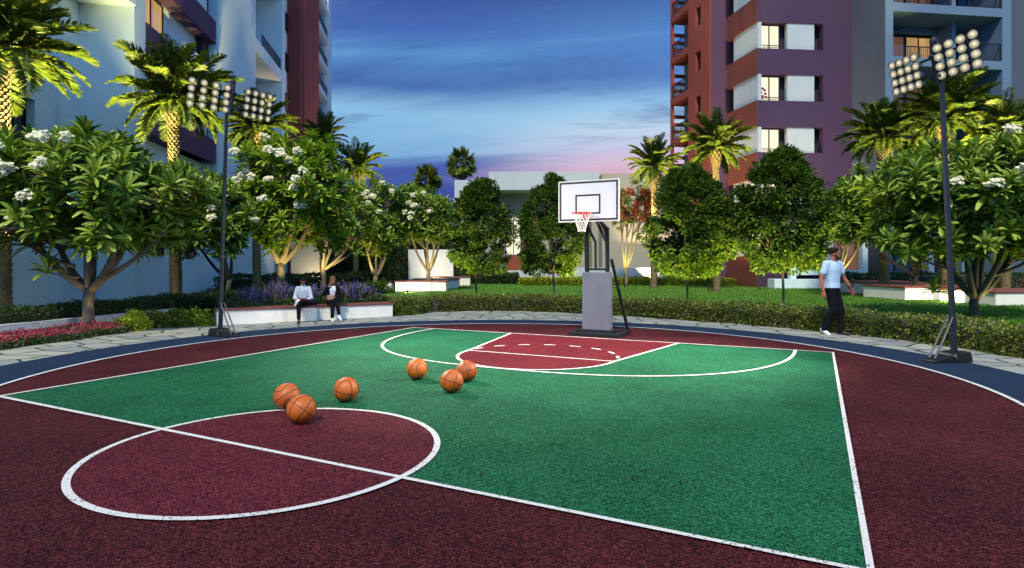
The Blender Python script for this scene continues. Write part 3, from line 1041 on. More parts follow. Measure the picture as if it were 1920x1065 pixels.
    torso_rows(c, [((0, 0.02, sz + 0.003), X * 0.185, F * 0.135), ((0, 0.02, sz + 0.09), X * 0.188, F * 0.138), ((0, 0.015, sz + 0.17), X * 0.168, F * 0.126)])
    for s_ in (-1, 1):
        chain(c, [hip[s_], kn[s_], kn[s_] * 0.12 + an[s_] * 0.88], [0.098, 0.074, 0.056])
    fuse(c, 'trousers', M['trouser'], t, 0.010, 3)
    if man:
        c = MB()
        shoe(c, an[-1], (0.0, -1))
        fuse(c, 'shoe', M['shoe_black'], t, 0.008, 2)
        c = MB()
        a = an[1]
        for p0, p1, r0, r1 in (((0.0, 0, 0.01), (-0.07, -0.02, -0.03), 0.040, 0.040), ((-0.05, -0.02, -0.02), (-0.10, -0.02, -0.13), 0.038, 0.030)):
            capsule(c, a + Vector(p0), a + Vector(p1), r0, r1)
        fuse(c, 'shoe', M['shoe_white'], t, 0.008, 2)
    else:
        for s_, tv_, pt in ((-1, (0.25, -1), 0.0), (1, (0.8, -1), 0.55)):
            c = MB()
            shoe(c, an[s_], tv_, 0.95, pt)
            fuse(c, 'shoe', M['shoe_white'], t, 0.008, 2)
    c = MB()
    c.ball(q(0, -0.022, 0.042), (0.082, 0.092, 0.087), 18, 12, rot)
    if man:
        capsule(c, q(-0.03, 0.055, 0.085), q(0.04, 0.05, 0.085), 0.038, 0.034)
        fuse(c, 'hair', M['hair'], t, 0.008, 3)
        m = MB()                                               # red book held open on the lap
        pc = Vector((0.015, -0.40, sz + 0.235))
        m.hexa([pc + Vector(p_) for p_ in ((-0.13, -0.08, 0.02), (0, -0.08, 0), (0, 0.09, 0.015), (-0.13, 0.09, 0.035), (-0.13, -0.08, 0.035), (0, -0.08, 0.015), (0, 0.09, 0.03), (-0.13, 0.09, 0.05))])
        m.hexa([pc + Vector(p_) for p_ in ((0.002, -0.08, 0), (0.13, -0.08, 0.02), (0.13, 0.09, 0.035), (0.002, 0.09, 0.015), (0.002, -0.08, 0.015), (0.13, -0.08, 0.035), (0.13, 0.09, 0.05), (0.002, 0.09, 0.03))])
        bk = m.build('book', M['book_red'])
        bk.location, bk.rotation_euler, bk.scale = t.location, t.rotation_euler, t.scale
        tag(bk, 'red book held open on the lap of the seated man', 'book')
    else:
        for s_ in (-1, 1):
            chain(c, [q(0.062 * s_, -0.02, 0.05), q(0.078 * s_, -0.015, -0.06), q(0.088 * s_, 0.0, -0.17), q(0.085 * s_, 0.02, -0.27)], [0.034, 0.034, 0.034, 0.018])
        chain(c, [q(0, -0.08, 0.03), q(0, -0.085, -0.10), q(0, -0.07, -0.24)], [0.045, 0.055, 0.035])
        chain(c, [q(-0.05, 0.055, 0.085), q(0.02, 0.07, 0.10), q(0.06, 0.045, 0.06)], [0.022, 0.020, 0.018])
        fuse(c, 'hair', M['auburn'], t, 0.008, 3)
        m = MB()
        pc = Vector((-0.02, -0.285, sz + 0.255))
        m.box(pc.x - 0.13, pc.x + 0.11, pc.y - 0.05, pc.y - 0.015, pc.z - 0.07, pc.z + 0.075)
        bk = m.build('handbag', M['clutch_tan'], bev=0.012)
        bk.location, bk.rotation_euler, bk.scale = t.location, t.rotation_euler, t.scale
        tag(bk, 'small tan handbag held against the waist of the seated woman', 'handbag')


walking_man()
seated('man', 'man in a white shirt reading with one ankle on his knee, seated on the wall', 569, 15.02, 0.80, R(12))
seated('woman', 'woman in a black jacket with auburn hair and white shoes, seated on the wall', 624, 15.42, 0.80, R(12))

# ------------------------------------------------------------------ buildings
class Fac:
    """a facade frame: s runs along it, h comes out of it, z is up"""

    def __init__(s, o, d, n):
        s.o, s.d, s.n = Vector((o[0], o[1], 0)), Vector((d[0], d[1], 0)), Vector((n[0], n[1], 0))

    def p(s, a, h, z):
        q = s.o + s.d * a + s.n * h
        return Vector((q.x, q.y, z))

    def box(s, mb, a0, a1, h0, h1, z0, z1):
        q = [s.p(a0, h0, z0), s.p(a1, h0, z0), s.p(a1, h1, z0), s.p(a0, h1, z0), s.p(a0, h0, z1), s.p(a1, h0, z1), s.p(a1, h1, z1), s.p(a0, h1, z1)]
        if (q[1] - q[0]).cross(q[3] - q[0]).z < 0:
            q = [q[0], q[3], q[2], q[1], q[4], q[7], q[6], q[5]]
        mb.hexa(q)

    def rail(s, mb, a0, a1, h, z0, z1, step=0.14):
        s.box(mb, a0, a1, h - 0.025, h + 0.025, z1 - 0.05, z1)
        s.box(mb, a0, a1, h - 0.015, h + 0.015, z0 + 0.06, z0 + 0.09)
        n_ = max(2, int(abs(a1 - a0) / step))
        for i in range(n_ + 1):
            a = a0 + (a1 - a0) * i / n_
            w = 0.022 if i % 8 == 0 else 0.011
            s.box(mb, a - w, a + w, h - 0.011, h + 0.011, z0, z1 - 0.05)

    def window(s, parent, off, a0, a1, h, z0, z1, pane, mull=1, name='window', rail_z=None):
        """frame with its pane as a sub-part"""
        f = MB(off)
        w = 0.05
        s.box(f, a0, a0 + w, h, h + 0.07, z0, z1)
        s.box(f, a1 - w, a1, h, h + 0.07, z0, z1)
        s.box(f, a0 + w, a1 - w, h, h + 0.07, z0, z0 + w)
        s.box(f, a0 + w, a1 - w, h, h + 0.07, z1 - w, z1)
        for i in range(mull):
            a = a0 + (a1 - a0) * (i + 1) / (mull + 1)
            s.box(f, a - 0.03, a + 0.03, h, h + 0.06, z0 + w, z1 - w)
        o_ = f.build(name, M['frame'], parent)
        g_ = MB(off)
        s.box(g_, a0 + 0.01, a1 - 0.01, h - 0.03, h + 0.02, z0 + 0.01, z1 - 0.01)
        g_.build('pane', pane, o_)
        return o_


# ---- left apartment tower, its long side running away from the camera
LO = (-13.3, 21.5, 0)
LB = thing('apartment_tower', 'pale blue tower on the left with plum bands and a dark red fin column', 'apartment building', LO)
cC, cA = -10.3, -12.1
FC = Fac((cC, 0), (-0.14, 1), (0.990, 0.139))
FA = Fac((cA, 0), (-0.14, 1), (0.990, 0.139))
H = 32.0
w = MB(LO)
FA.box(w, 11.0, 17.78, -9, 0, 0, H)                       # near wing wall, window left open between
FA.box(w, 18.85, 21.5, -9, 0, 0, H)
FA.box(w, 17.78, 18.85, -9, 0, 0, 4.35)
FA.box(w, 17.78, 18.85, -9, 0, 6.46, H)
FA.box(w, 17.78, 18.85, -9, -0.35, 4.35, 6.46)
FA.box(w, 19.95, 20.1, 0, 0.06, 0, 9.2)                    # shallow pilasters
FA.box(w, 16.0, 16.2, 0, 0.06, 0, 9.2)
FC.box(w, 21.5, 22.36, -12, 0.0, 0, H)                     # return and corner strip
FC.box(w, 22.36, 29.75, -12, -0.62, 0, H)                  # recessed window bay
FC.box(w, 22.36, 29.75, -0.62, 0.0, 0, 5.05)
FC.box(w, 29.75, 36.3, -12, 0.12, 0, H)                    # broad plain pier
FC.box(w, 36.3, 43.3, -12, -2.3, 0, H)                     # back of the balcony bay
FC.box(w, 36.3, 43.3, -2.3, 0.0, 0, 5.2)
FC.box(w, 43.3, 45.0, -12, 0.06, 0, H)
FC.box(w, 45.0, 51.4, -12, 0.0, 0, H)
FC.box(w, 51.4, 63.7, -12, -1.6, 0, H)
FC.box(w, 63.7, 65.6, -12, 0.06, 0, H)
for z in (5.05, 7.98, 10.9, 13.83):
    FC.box(w, 26.0, 28.9, -0.62, -0.10, z + 2.29 - 1.10 - 0.02 if z < 5 else z + 1.18, z + 2.92 if z > 5.06 else z + 1.18 + 0.0001 + 1.74)
wall = w.build('wall', M['white_wall'], LB)
w = MB(LO)
w.box(-15.35, -13.22, 19.6, 21.49, 10.46, 11.3)
w.build('entrance_canopy', M['white_wall'], LB, bev=0.02)
for z in (6.23, 9.15, 12.05, 14.98, 17.9):
    b = MB(LO)
    FC.box(b, 22.365, 29.745, -0.615, 0.03, z - 0.0, z + 1.1)
    b.build('spandrel_band', M['plum'], LB)
for z in (7.36, 10.28, 13.20):
    FC.window(LB, LO, 23.0, 25.2, -0.60, z + 0.02, z + 1.66, M['lit_amber'] if z > 10 else M['glass_dark'], 1)
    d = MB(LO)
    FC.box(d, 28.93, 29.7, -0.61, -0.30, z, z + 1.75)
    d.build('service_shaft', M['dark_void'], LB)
FA.window(LB, LO, 17.80, 18.83, -0.30, 4.37, 6.44, M['glass_dark'], 1)
for a in (16.6,):
    FA.window(LB, LO, a, a + 1.0, 0.002, 1.1, 2.4, M['glass_dark'], 0)
for a in (22.9, 26.2):
    FC.window(LB, LO, a, a + 0.9, 0.002, 1.7, 3.1, M['glass_dark'], 0)
# balcony bay
for z, first in ((8.35, False), (14.2, True), (20.06, True)):
    b = MB(LO)
    FC.box(b, 36.302, 43.298, -2.298, 0.0, z, z + 0.30)
    FC.box(b, 36.302, 43.298, -0.16, 0.0, z + 0.30, z + 0.78)
    bo = b.build('balcony', M['white_wall'], LB)
    r = MB(LO)
    FC.rail(r, 38.4, 43.29, -0.06, z + 0.78, z + 1.55)
    r.build('railing', M['railing'], bo)
for z in (8.66, 14.51):
    FC.window(LB, LO, 38.0, 40.6, -2.29, z, z + 2.2, M['lit_dim'] if z < 9 else M['glass_dark'], 1)
for z in (6.5, 9.4, 12.35, 15.3, 18.2):
    FC.window(LB, LO, 44.1, 44.8, 0.065, z, z + 1.3, M['lit_dim'] if z in (12.35, 9.4) else M['glass_dark'], 0)
# fin column
b = MB(LO)
FC.box(b, 45.002, 51.39, 0.002, 1.05, 0, H)
fins = 9
for i in range(fins):                                       # ribs on the face towards the court and on the end
    h0 = 0.06 + i * 0.112
    FC.box(b, 44.78, 45.0, h0, h0 + 0.07, 0, H)
for i in range(12):
    a = 45.1 + i * 0.52
    FC.box(b, a, a + 0.26, 1.05, 1.25, 0, H)
b.build('fin_column', M['fin_red'], LB)
for z in (5.9, 8.95, 12.0, 15.0, 18.0, 21.0, 24.05, 27.1):
    b = MB(LO)
    FC.box(b, 51.402, 63.698, -1.598, 0.0, z, z + 0.55)
    bo = b.build('balcony', M['white_wall'], LB)
    r = MB(LO)
    FC.rail(r, 56.0, 63.69, -0.08, z + 0.55, z + 1.45, 0.2)
    r.build('railing', M['railing'], bo)
    FC.window(LB, LO, 58.0, 62.0, -1.59, z + 0.56, z + 2.3, M['glass_dark'], 1)

# ---- right tower: purple corner block, terracotta wing, white balcony block
RO = (13.9, 34.55, 0)
RBD = thing('corner_tower', 'purple tower on the right with white window bands and a terracotta side wing', 'apartment building', RO)
FF = Fac((13.9, 34.55), (1, 0.09), (0.09, -1))               # front
FS = Fac((13.9, 34.55), (-0.175, 1), (-1, -0.175))           # left side
FW = Fac((12.5, 38.5), (1, 0.09), (0.09, -1))                # wing front
FV = Fac((12.5, 38.5), (-0.175, 1), (-1, -0.175))            # wing left side
zones = [(1.75, 3.2), (4.70, 6.17), (7.66, 9.10), (10.6, 12.10), (13.55, 15.05), (16.5, 18.0), (19.45, 20.95)]
edges = [0.0] + [z for p in zones for z in p] + [26.0]
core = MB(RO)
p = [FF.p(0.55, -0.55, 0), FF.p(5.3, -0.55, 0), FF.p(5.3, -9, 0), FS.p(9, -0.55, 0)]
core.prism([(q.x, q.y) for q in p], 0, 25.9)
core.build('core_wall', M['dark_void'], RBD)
w = MB(RO)
for i in range(0, len(edges), 2):
    z0, z1 = edges[i], edges[i + 1]
    FF.box(w, 0, 5.88, -0.549, 0, z0, z1)
for z0, z1 in zones:
    FF.box(w, 3.9, 5.88, -0.549, 0, z0 + 0.001, z1 - 0.001)
FF.box(w, 5.301, 5.88, -6, -0.55, 0, 26)
w.build('purple_wall', M['purple'], RBD)
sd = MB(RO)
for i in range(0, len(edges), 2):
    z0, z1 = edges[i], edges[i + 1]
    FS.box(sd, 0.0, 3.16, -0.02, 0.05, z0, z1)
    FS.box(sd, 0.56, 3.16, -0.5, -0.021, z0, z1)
sd.build('shaded_terracotta_band', M['terracotta_shaded'], RBD)
for i, (z0, z1) in enumerate(zones):
    pn = MB(RO)
    FS.box(pn, 0.0, 2.55, -0.16, -0.03, z0 + 0.003, z1 - 0.003)
    pn.build('side_panel', M['club_white'], RBD)
    pn = MB(RO)
    FF.box(pn, 0.165, 0.24, -0.45, -0.004, z0 + 0.003, z1 - 0.003)
    pn.build('corner_panel', M['club_white'], RBD)
    pn = MB(RO)
    FF.box(pn, 1.80, 3.40, -0.35, -0.06, z0 + 0.003, z1 - 0.003)
    pn.build('white_panel', M['club_white'], RBD)
    wo = FF.window(RBD, RO, 0.25, 1.50, -0.42, z0 + 0.02, z1 - 0.03, M['lit_white'], 1)
    r = MB(RO)
    FF.box(r, 0.25, 1.50, -0.10, -0.07, z0 + 0.18, z0 + 0.22)
    FF.box(r, 0.25, 1.50, -0.10, -0.07, z0 + 0.08, z0 + 0.10)
    for k in range(8):
        FF.box(r, 0.25 + k * 0.175, 0.265 + k * 0.175, -0.095, -0.075, z0 + 0.005, z0 + 0.18)
    r.build('window_rail', M['railing'], wo)
    if i == 3:                                              # pink curtain print behind the third window up
        cu = MB(RO)
        for (a, z) in ((0.50, 0.35), (0.66, 0.48), (0.42, 0.55), (0.62, 0.68), (0.50, 0.78), (0.70, 0.30), (0.46, 0.22)):
            c_ = FF.p(a, -0.385, z0 + z)
            cu.ball(c_, (0.085, 0.012, 0.075), 10, 6)
        cu.build('curtain_print', M['pink_petal'], wo)
    r = MB(RO)
    FS.box(r, 2.62, 3.1, -0.08, -0.05, z0 + 0.25, z0 + 0.29)
    r.build('window_rail', M['railing'], RBD)
# wing
wl = MB(RO)
FW.box(wl, 0.06, 4.0, -1.2, 0, 0, 26)
wl.build('wing_wall', M['plum'], RBD)
floors = [1.4, 4.3, 7.25, 10.2, 13.15, 16.1, 19.05]
tv = MB(RO)
K0, K1 = 2.87, 5.67
for i, z in enumerate(floors):
    top = z + 2.5
    zlo = 0 if i == 0 else floors[i - 1] + 2.5
    FV.box(tv, K0, K1, -1.0, 0.05, zlo, z)                    # slab edge band
    FV.box(tv, K1 - 0.16, K1, -0.16, 0.05, z, top)              # corner post
FV.box(tv, K0, K1, -1.0, 0.05, floors[-1] + 2.5, 26)
slots = [(z + 0.78, z + 2.13) for z in floors]
FV.box(tv, 0.0, 1.13, -1.0, 0.05, 0, 26)
FV.box(tv, 1.87, K0 - 0.001, -1.0, 0.05, 0, 26)
zp = 0
for z0, z1 in slots:
    FV.box(tv, 1.131, 1.869, -1.0, 0.049, zp, z0)
    zp = z1
FV.box(tv, 1.131, 1.869, -1.0, 0.049, zp, 26)
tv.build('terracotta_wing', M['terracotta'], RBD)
for z0, z1 in slots:
    FV.window(RBD, RO, 1.14, 1.86, -0.22, z0 + 0.01, z1 - 0.01, M['glass_dark'], 0, 'slot_window')
iw = MB(RO)
FV.box(iw, K0, K1, -1.5, -1.01, 0, 26)
FV.box(iw, K0, K0 + 0.05, -1.0, 0.0, 0.2, 26)
iw.build('balcony_back_wall', M['cream_wall'], RBD)
for z in floors:
    lo = MB(RO)
    for zz in (0.50, 1.02, 1.58):
        FV.box(lo, K1 - 0.14, K1 - 0.02, -1.0, -0.17, z + zz, z + zz + 0.24)
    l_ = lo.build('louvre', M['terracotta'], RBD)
    r = MB(RO)
    FV.rail(r, K0 + 0.05, K1 - 0.17, -0.02, z, z + 0.95, 0.13)
    for k in range(8):
        FV.box(r, K1 - 0.22, K1 - 0.20, -0.98 + k * 0.115, -0.96 + k * 0.115, z, z + 0.9)
    r.build('railing', M['railing'], RBD)

# balcony block
BO = (19.9, 32.5, 0)
BB = thing('balcony_block', 'pale blue balcony block with open loggias beside the purple tower', 'apartment building', BO)
FB = Fac((19.9, 32.5), (1, 0.13), (0.13, -1))
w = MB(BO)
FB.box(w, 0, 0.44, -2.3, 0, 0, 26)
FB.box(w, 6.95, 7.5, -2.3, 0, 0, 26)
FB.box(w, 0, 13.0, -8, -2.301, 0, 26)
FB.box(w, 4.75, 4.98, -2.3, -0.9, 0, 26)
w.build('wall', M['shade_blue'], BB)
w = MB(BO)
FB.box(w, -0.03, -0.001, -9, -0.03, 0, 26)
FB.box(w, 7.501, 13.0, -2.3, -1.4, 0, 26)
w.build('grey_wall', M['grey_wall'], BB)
tops = [3.7, 6.6, 9.5, 12.42, 15.3, 18.2]
for i, zt in enumerate(tops):
    b = MB(BO)
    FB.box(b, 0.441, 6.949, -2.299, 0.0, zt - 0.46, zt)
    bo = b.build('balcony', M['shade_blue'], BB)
    r = MB(BO)
    if i in (3, 4):
        FB.rail(r, 1.9 if i == 3 else 2.2, 4.7, -1.0, zt, zt + 0.98, 0.12)
        FB.rail(r, 4.99, 6.94, -0.08, zt, zt + 0.98, 0.12)
    else:
        FB.rail(r, 0.45, 6.94, -0.08, zt, zt + 0.98, 0.12)
    r.build('railing', M['railing'], bo)
    b = MB(BO)
    if i in (2, 3, 4):                                        # raking white parapet inside the loggia
        b.add([FB.p(1.95, -1.9, zt + 2.05), FB.p(4.74, -1.9, zt + 2.05), FB.p(4.74, -1.9, zt + 2.43), FB.p(2.9, -1.9, zt + 2.43),
               FB.p(1.95, -2.0, zt + 2.05), FB.p(4.74, -2.0, zt + 2.05), FB.p(4.74, -2.0, zt + 2.43), FB.p(2.9, -2.0, zt + 2.43)],
              [(0, 1, 2, 3), (7, 6, 5, 4), (0, 3, 7, 4), (1, 5, 6, 2), (0, 4, 5, 1), (3, 2, 6, 7)])
        b.build('door_head', M['shade_blue'], BB)
    pane = {0: M['lit_amber'], 1: M['lit_amber'], 2: M['lit_dim'], 3: M['lit_amber'], 4: M['lit_dim'], 5: M['glass_dark']}[i]
    FB.window(BB, BO, 0.62, 1.68, -2.295, zt + 0.15, zt + 1.95, M['glass_dark'] if i in (3, 4) else M['lit_dim'], 1)
    FB.window(BB, BO, 2.15, 3.0, -2.295, zt + 0.02, zt + 2.0, M['lit_dim'], 0)
    FB.window(BB, BO, 3.05, 4.70, -2.295, zt + 0.02, zt + 2.0, pane, 1)
    FB.window(BB, BO, 5.2, 6.4, -2.295, zt + 0.02, zt + 2.0, M['glass_dark'], 0)
for a in (1.2, 3.4, 5.4):
    FB.window(BB, BO, a, a + 1.2, -2.296, 0.9, 2.7, M['lit_dim'] if a > 3 else M['glass_dark'], 1)
for a in (2.6, 4.6):
    c = MB(BO)
    FB.box(c, a, a + 0.35, -0.5, -0.1, 0, 3.23)
    c.build('column', M['shade_blue'], BB)

# ground floor lobby in front of the purple tower
GO = (14.6, 33.2, 0)
GB = thing('lobby_porch', 'low pale porch with white ledge at the foot of the purple tower', 'porch', GO)
w = MB(GO)
w.box(14.2, 19.6, 33.0, 33.9, 0, 0.5)
w.box(15.2, 19.4, 33.3, 33.6, 0.72, 1.0)
for x in (15.2, 17.2, 19.1):
    w.box(x, x + 0.3, 33.25, 33.65, 0.5, 3.0)
w.box(14.9, 19.6, 33.1, 33.95, 3.0, 3.3)
w.build('frame', M['white_wall'], GB, bev=0.01)
d = MB(GO)
d.box(15.5, 17.2, 33.7, 33.8, 1.0, 2.98)
d.box(17.5, 19.1, 33.7, 33.8, 1.0, 2.98)
d.build('pane', M['lit_dim'], GB)

# ---- clubhouse in the middle distance
KO = (0.0, 44.0, 0)
KB = thing('clubhouse', 'low white flat roofed clubhouse behind the round trees and the hoop', 'building', KO)
Yk = 44.0
X = lambda u, y=Yk: X_at(u, y)
Zk = lambda v, y=Yk: Z_at(v, y)
w = MB(KO)
w.box(X(918), X(1118), Yk - 1.6, Yk + 6, Zk(361), Zk(328))          # roof fascia
w.box(X(853), X(917.5), Yk - 0.4, Yk + 6, Zk(372), Zk(339))
w.box(X(848), X(856), Yk + 0.3, Yk + 6, 0, Zk(372) - 0.002)
w.build('roof', M['club_white'], KB, bev=0.02)
w = MB(KO)
w.box(X(857), X(946), Yk + 0.8, Yk + 1.2, 0, Zk(372) - 0.003)
w.box(X(946) + .001, X(1014), Yk + 0.8, Yk + 1.2, Zk(404), Zk(361) - 0.003)
w.box(X(1014) + .001, X(1100), Yk + 0.8, Yk + 1.2, 0, Zk(361) - 0.003)
w.build('wall', M['cream_wall'], KB)
fk = Fac((0, Yk + 0.9), (1, 0), (0, -1))
fk.window(KB, KO, X(948), X(978), 0, 1.9, Zk(405), M['lit_white'], 1)
fk.window(KB, KO, X(980), X(1012), 0, 1.9, Zk(405), M['lit_amber'], 1)
d = MB(KO)
d.box(X(948), X(1012), Yk + 0.78, Yk + 0.9, 0.5, 1.88)
d.build('door', M['terracotta'], KB)
w = MB(KO)
w.box(X(1119), X(1255), Yk - 2.6, Yk + 6, Zk(504, Yk - 2.6), Zk(325, Yk - 2.6))
w.box(X(1119) - .5, X(1119) - .002, Yk - 1.0, Yk + 6, 0, Zk(329))
w.build('side_block', M['cream_wall'], KB, bev=0.02)
w = MB(KO)
w.box(X(1010), X(1420), Yk - 4.2, Yk - 3.8, 0, 1.05)
w.box(X(925), X(1009), Yk - 3.2, Yk - 2.8, 0, 0.85)
w.build('terrace_wall', M['club_white'], KB, bev=0.02)

sw = MB()
sw.box(X_at(765, 38), X_at(850, 38), 38, 38.3, 0, Z_at(468, 38))
o = sw.build('screen_wall', M['club_white'], None, bev=0.02)
tag(o, 'freestanding pale screen wall behind the stepped planters left of the lawn', 'wall')
sw = MB()
sw.box(X_at(545, 40), X_at(600, 40), 40, 40.4, 0, Z_at(440, 40))
o = sw.build('garden_wall', M['cream_wall'], None, bev=0.02)
tag(o, 'cream garden wall in the gap behind the forked white flowering trees', 'wall')

# ------------------------------------------------------------------ basketballs
BR = 0.13


def ball_seams(mb):
    def loop(f, n=64):
        pts = [Vector(f(2 * math.pi * i / n)).normalized() * (BR + 0.0004) for i in range(n + 1)]
        mb.tube(pts, 0.0032, 6, False)
    loop(lambda a: (math.cos(a), math.sin(a), 0))
    loop(lambda a: (math.cos(a), 0, math.sin(a)))
    for sgn in (1, -1):
        loop(lambda a, s_=sgn: (0.62 * math.cos(a) * (1 + 0.0), s_ * (0.62 + 0.20 * math.cos(2 * a)), 0.92 * math.sin(a)))


ball_spec = [(565.5, 771, (20, 35, 70), 'orange basketball resting on the maroon centre circle nearest the camera'),
             (538, 746, (70, -30, 20), 'orange basketball tucked close behind the ball on the maroon circle'),
             (649, 733, (8, 12, 5), 'orange basketball lying alone on green between the two clusters'),
             (782, 694, (25, -35, 40), 'orange basketball on green touching the three point line, left of a pair'),
             (847, 717, (12, 18, 60), 'front orange basketball of the pair on green before the key'),
             (875, 698, (-15, 10, 95), 'rear orange basketball of the pair, beside the crimson key curve')]
m0 = MB()
m0.ball((0, 0, 0), BR, 40, 24)
s_mb = MB()
ball_seams(s_mb)
b0 = None
for i, (u, v, rot, lab) in enumerate(ball_spec):
    Y = F_PX * (CAM_H - BR) / (v - HOR)
    if b0 is None:
        b0 = o = m0.build('basketball', M['ball'], None, smooth=True)
        s_mb.build('seam', M['seam'], o, smooth=True)
    else:
        o = copy_tree(b0)
    o.location = (X_at(u, Y), Y, BR + (0.021 if i == 0 else 0.017))
    o.rotation_euler = tuple(R(a) for a in rot)
    tag(o, lab, 'basketball', 'basketballs lying on the court')

# ------------------------------------------------------------------ hoop
hp = ct(-3.92, 11.80)
HO = thing('basketball_hoop', 'portable basketball hoop with white backboard and grey padded post at the baseline', 'basketball hoop',
           (hp.x, hp.y, 0.012), math.atan2(EA.y, EA.x))
# local frame: x along the baseline, -y towards the court
z0 = 0.0
b = MB()
b.box(-0.52, 0.52, -0.40, -0.30, 0.0, 0.07)
b.box(-0.52, -0.44, -0.30, 0.46, 0.0, 0.07)
b.box(0.44, 0.52, -0.30, 0.46, 0.0, 0.07)
b.box(-0.44, 0.44, 0.38, 0.46, 0.0, 0.07)
b.box(-0.44, 0.44, -0.02, 0.06, 0.0, 0.06)
b.box(-0.34, 0.34, -0.28, 0.0, 0.005, 0.12)
b.build('base', M['black_steel'], HO, bev=0.006)
b = MB()
b.box(-0.275, 0.275, -0.28, -0.04, 0.12, 1.26)
b.build('post_padding', M['steel_sheet'], HO, bev=0.012)
b = MB()
for sx in (-1, 1):
    b.bar((0.215 * sx, -0.16, 1.26), (0.215 * sx, -0.20, 2.14), 0.066, 0.066)
b.build('upright', M['black_steel'], HO)
b = MB()
b.bar((-0.17, -0.16, 1.32), (0.17, -0.16, 1.32), 0.045)
b.bar((-0.03, -0.17, 1.34), (-0.03, -0.18, 1.86), 0.035)
b.bar((-0.03, -0.18, 1.86), (-0.21, -0.20, 2.22), 0.045)
b.bar((0.03, -0.32, 2.30), (0.22, -0.18, 1.80), 0.045)
b.bar((-0.21, -0.20, 2.13), (-0.12, -0.66, 2.36), 0.042)
b.bar((0.21, -0.20, 2.13), (0.12, -0.66, 2.36), 0.042)
b.bar((-0.21, -0.17, 1.95), (-0.12, -0.66, 2.58), 0.036)
b.bar((0.21, -0.17, 1.95), (0.12, -0.66, 2.58), 0.036)
b.build('support_arm', M['black_steel'], HO)
b = MB()
b.bar((0.26, -0.05, 1.52), (0.47, 0.40, 0.06), 0.05, 0.04)
b.bar((-0.26, -0.05, 1.52), (-0.47, 0.40, 0.06), 0.05, 0.04)
b.bar((0.34, 0.13, 0.95), (0.27, -0.05, 0.95), 0.022)
b.build('rear_strut', M['black_steel'], HO)
yb = -0.70                                                     # backboard plane
BZ0, BZ1, BW = 2.25, 3.02, 0.597
b = MB()
b.box(-BW, BW, yb, yb + 0.03, BZ0, BZ1)
bo = b.build('backboard', M['board_white'], HO)
b = MB()
fr = 0.014
b.box(-BW - fr, BW + fr, yb - 0.004, yb + 0.034, BZ1, BZ1 + fr)
b.box(-BW - fr, BW + fr, yb - 0.004, yb + 0.034, BZ0 - fr, BZ0)
b.box(-BW - fr, -BW, yb - 0.004, yb + 0.034, BZ0, BZ1)
b.box(BW, BW + fr, yb - 0.004, yb + 0.034, BZ0, BZ1)
b.build('edge_trim', M['net_cord'], bo)


def border(mb, x0, x1, za, zb, w, y):
    mb.box(x0, x1, y, y + 0.004, za, za + w)
    mb.box(x0, x1, y, y + 0.004, zb - w, zb)
    mb.box(x0, x0 + w, y, y + 0.004, za + w, zb - w)
    mb.box(x1 - w, x1, y, y + 0.004, za + w, zb - w)


b = MB()
border(b, -BW + 0.012, BW - 0.012, BZ0 + 0.012, BZ1 - 0.012, 0.032, yb - 0.0035)
b.build('board_border', M['board_black'], bo)
b = MB()
border(b, -0.26, 0.245, 2.385, 2.76, 0.030, yb - 0.0035)
b.build('target_square', M['board_black'], bo)
rr, rc, rz = 0.185, (-0.03, yb - 0.275), 2.385
b = MB()
b.tube([(rc[0] + rr * math.cos(2 * math.pi * i / 40), rc[1] + rr * math.sin(2 * math.pi * i / 40), rz) for i in range(41)], 0.010, 8, False)
b.box(rc[0] - 0.07, rc[0] + 0.07, yb - 0.016, yb - 0.004, rz - 0.09, rz + 0.03)
b.bar((rc[0] - 0.05, yb - 0.012, rz - 0.004), (rc[0] - 0.05, yb - 0.12, rz - 0.004), 0.022, 0.02)
b.bar((rc[0] + 0.05, yb - 0.012, rz - 0.004), (rc[0] + 0.05, yb - 0.12, rz - 0.004), 0.022, 0.02)
for sx in (-1, 1):
    b.bar((rc[0] + sx * 0.06, yb - 0.012, rz - 0.075), (rc[0] + sx * 0.11, yb - 0.14, rz - 0.006), 0.014)
rim = b.build('rim', M['rim_red'], HO, smooth=False)
b = MB()
nn, lv = 12, 6
for k in range(nn):
    for sgn in (1, -1):
        pts = []
        for j in range(lv + 1):
            f = j / lv
            a = 2 * math.pi * (k + sgn * 0.5 * j) / nn
            r_ = rr * (1 - 0.62 * min(1, f * 1.15) ** 0.8)
            pts.append((rc[0] + r_ * math.cos(a), rc[1] + r_ * math.sin(a), rz - 0.015 - f * 0.34))
        b.tube(pts, 0.0042, 4, False)
b.build('net', M['net_cord'], HO)

# ------------------------------------------------------------------ floodlight masts
def lathe(mb, prof, n=20):
    """profile of (radius, y) turned round the y axis"""
    vs_ = []
    for r_, y in prof:
        for k in range(n):
            a = 2 * math.pi * k / n
            vs_.append((r_ * math.cos(a), y, r_ * math.sin(a)))
    fs = []
    for i in range(len(prof) - 1):
        for k in range(n):
            k2 = (k + 1) % n
            fs.append((i * n + k, (i + 1) * n + k, (i + 1) * n + k2, i * n + k2))
    fs.append(tuple(range((len(prof) - 1) * n, len(prof) * n)))
    mb.add(vs_, fs)


flood_proto = [None]


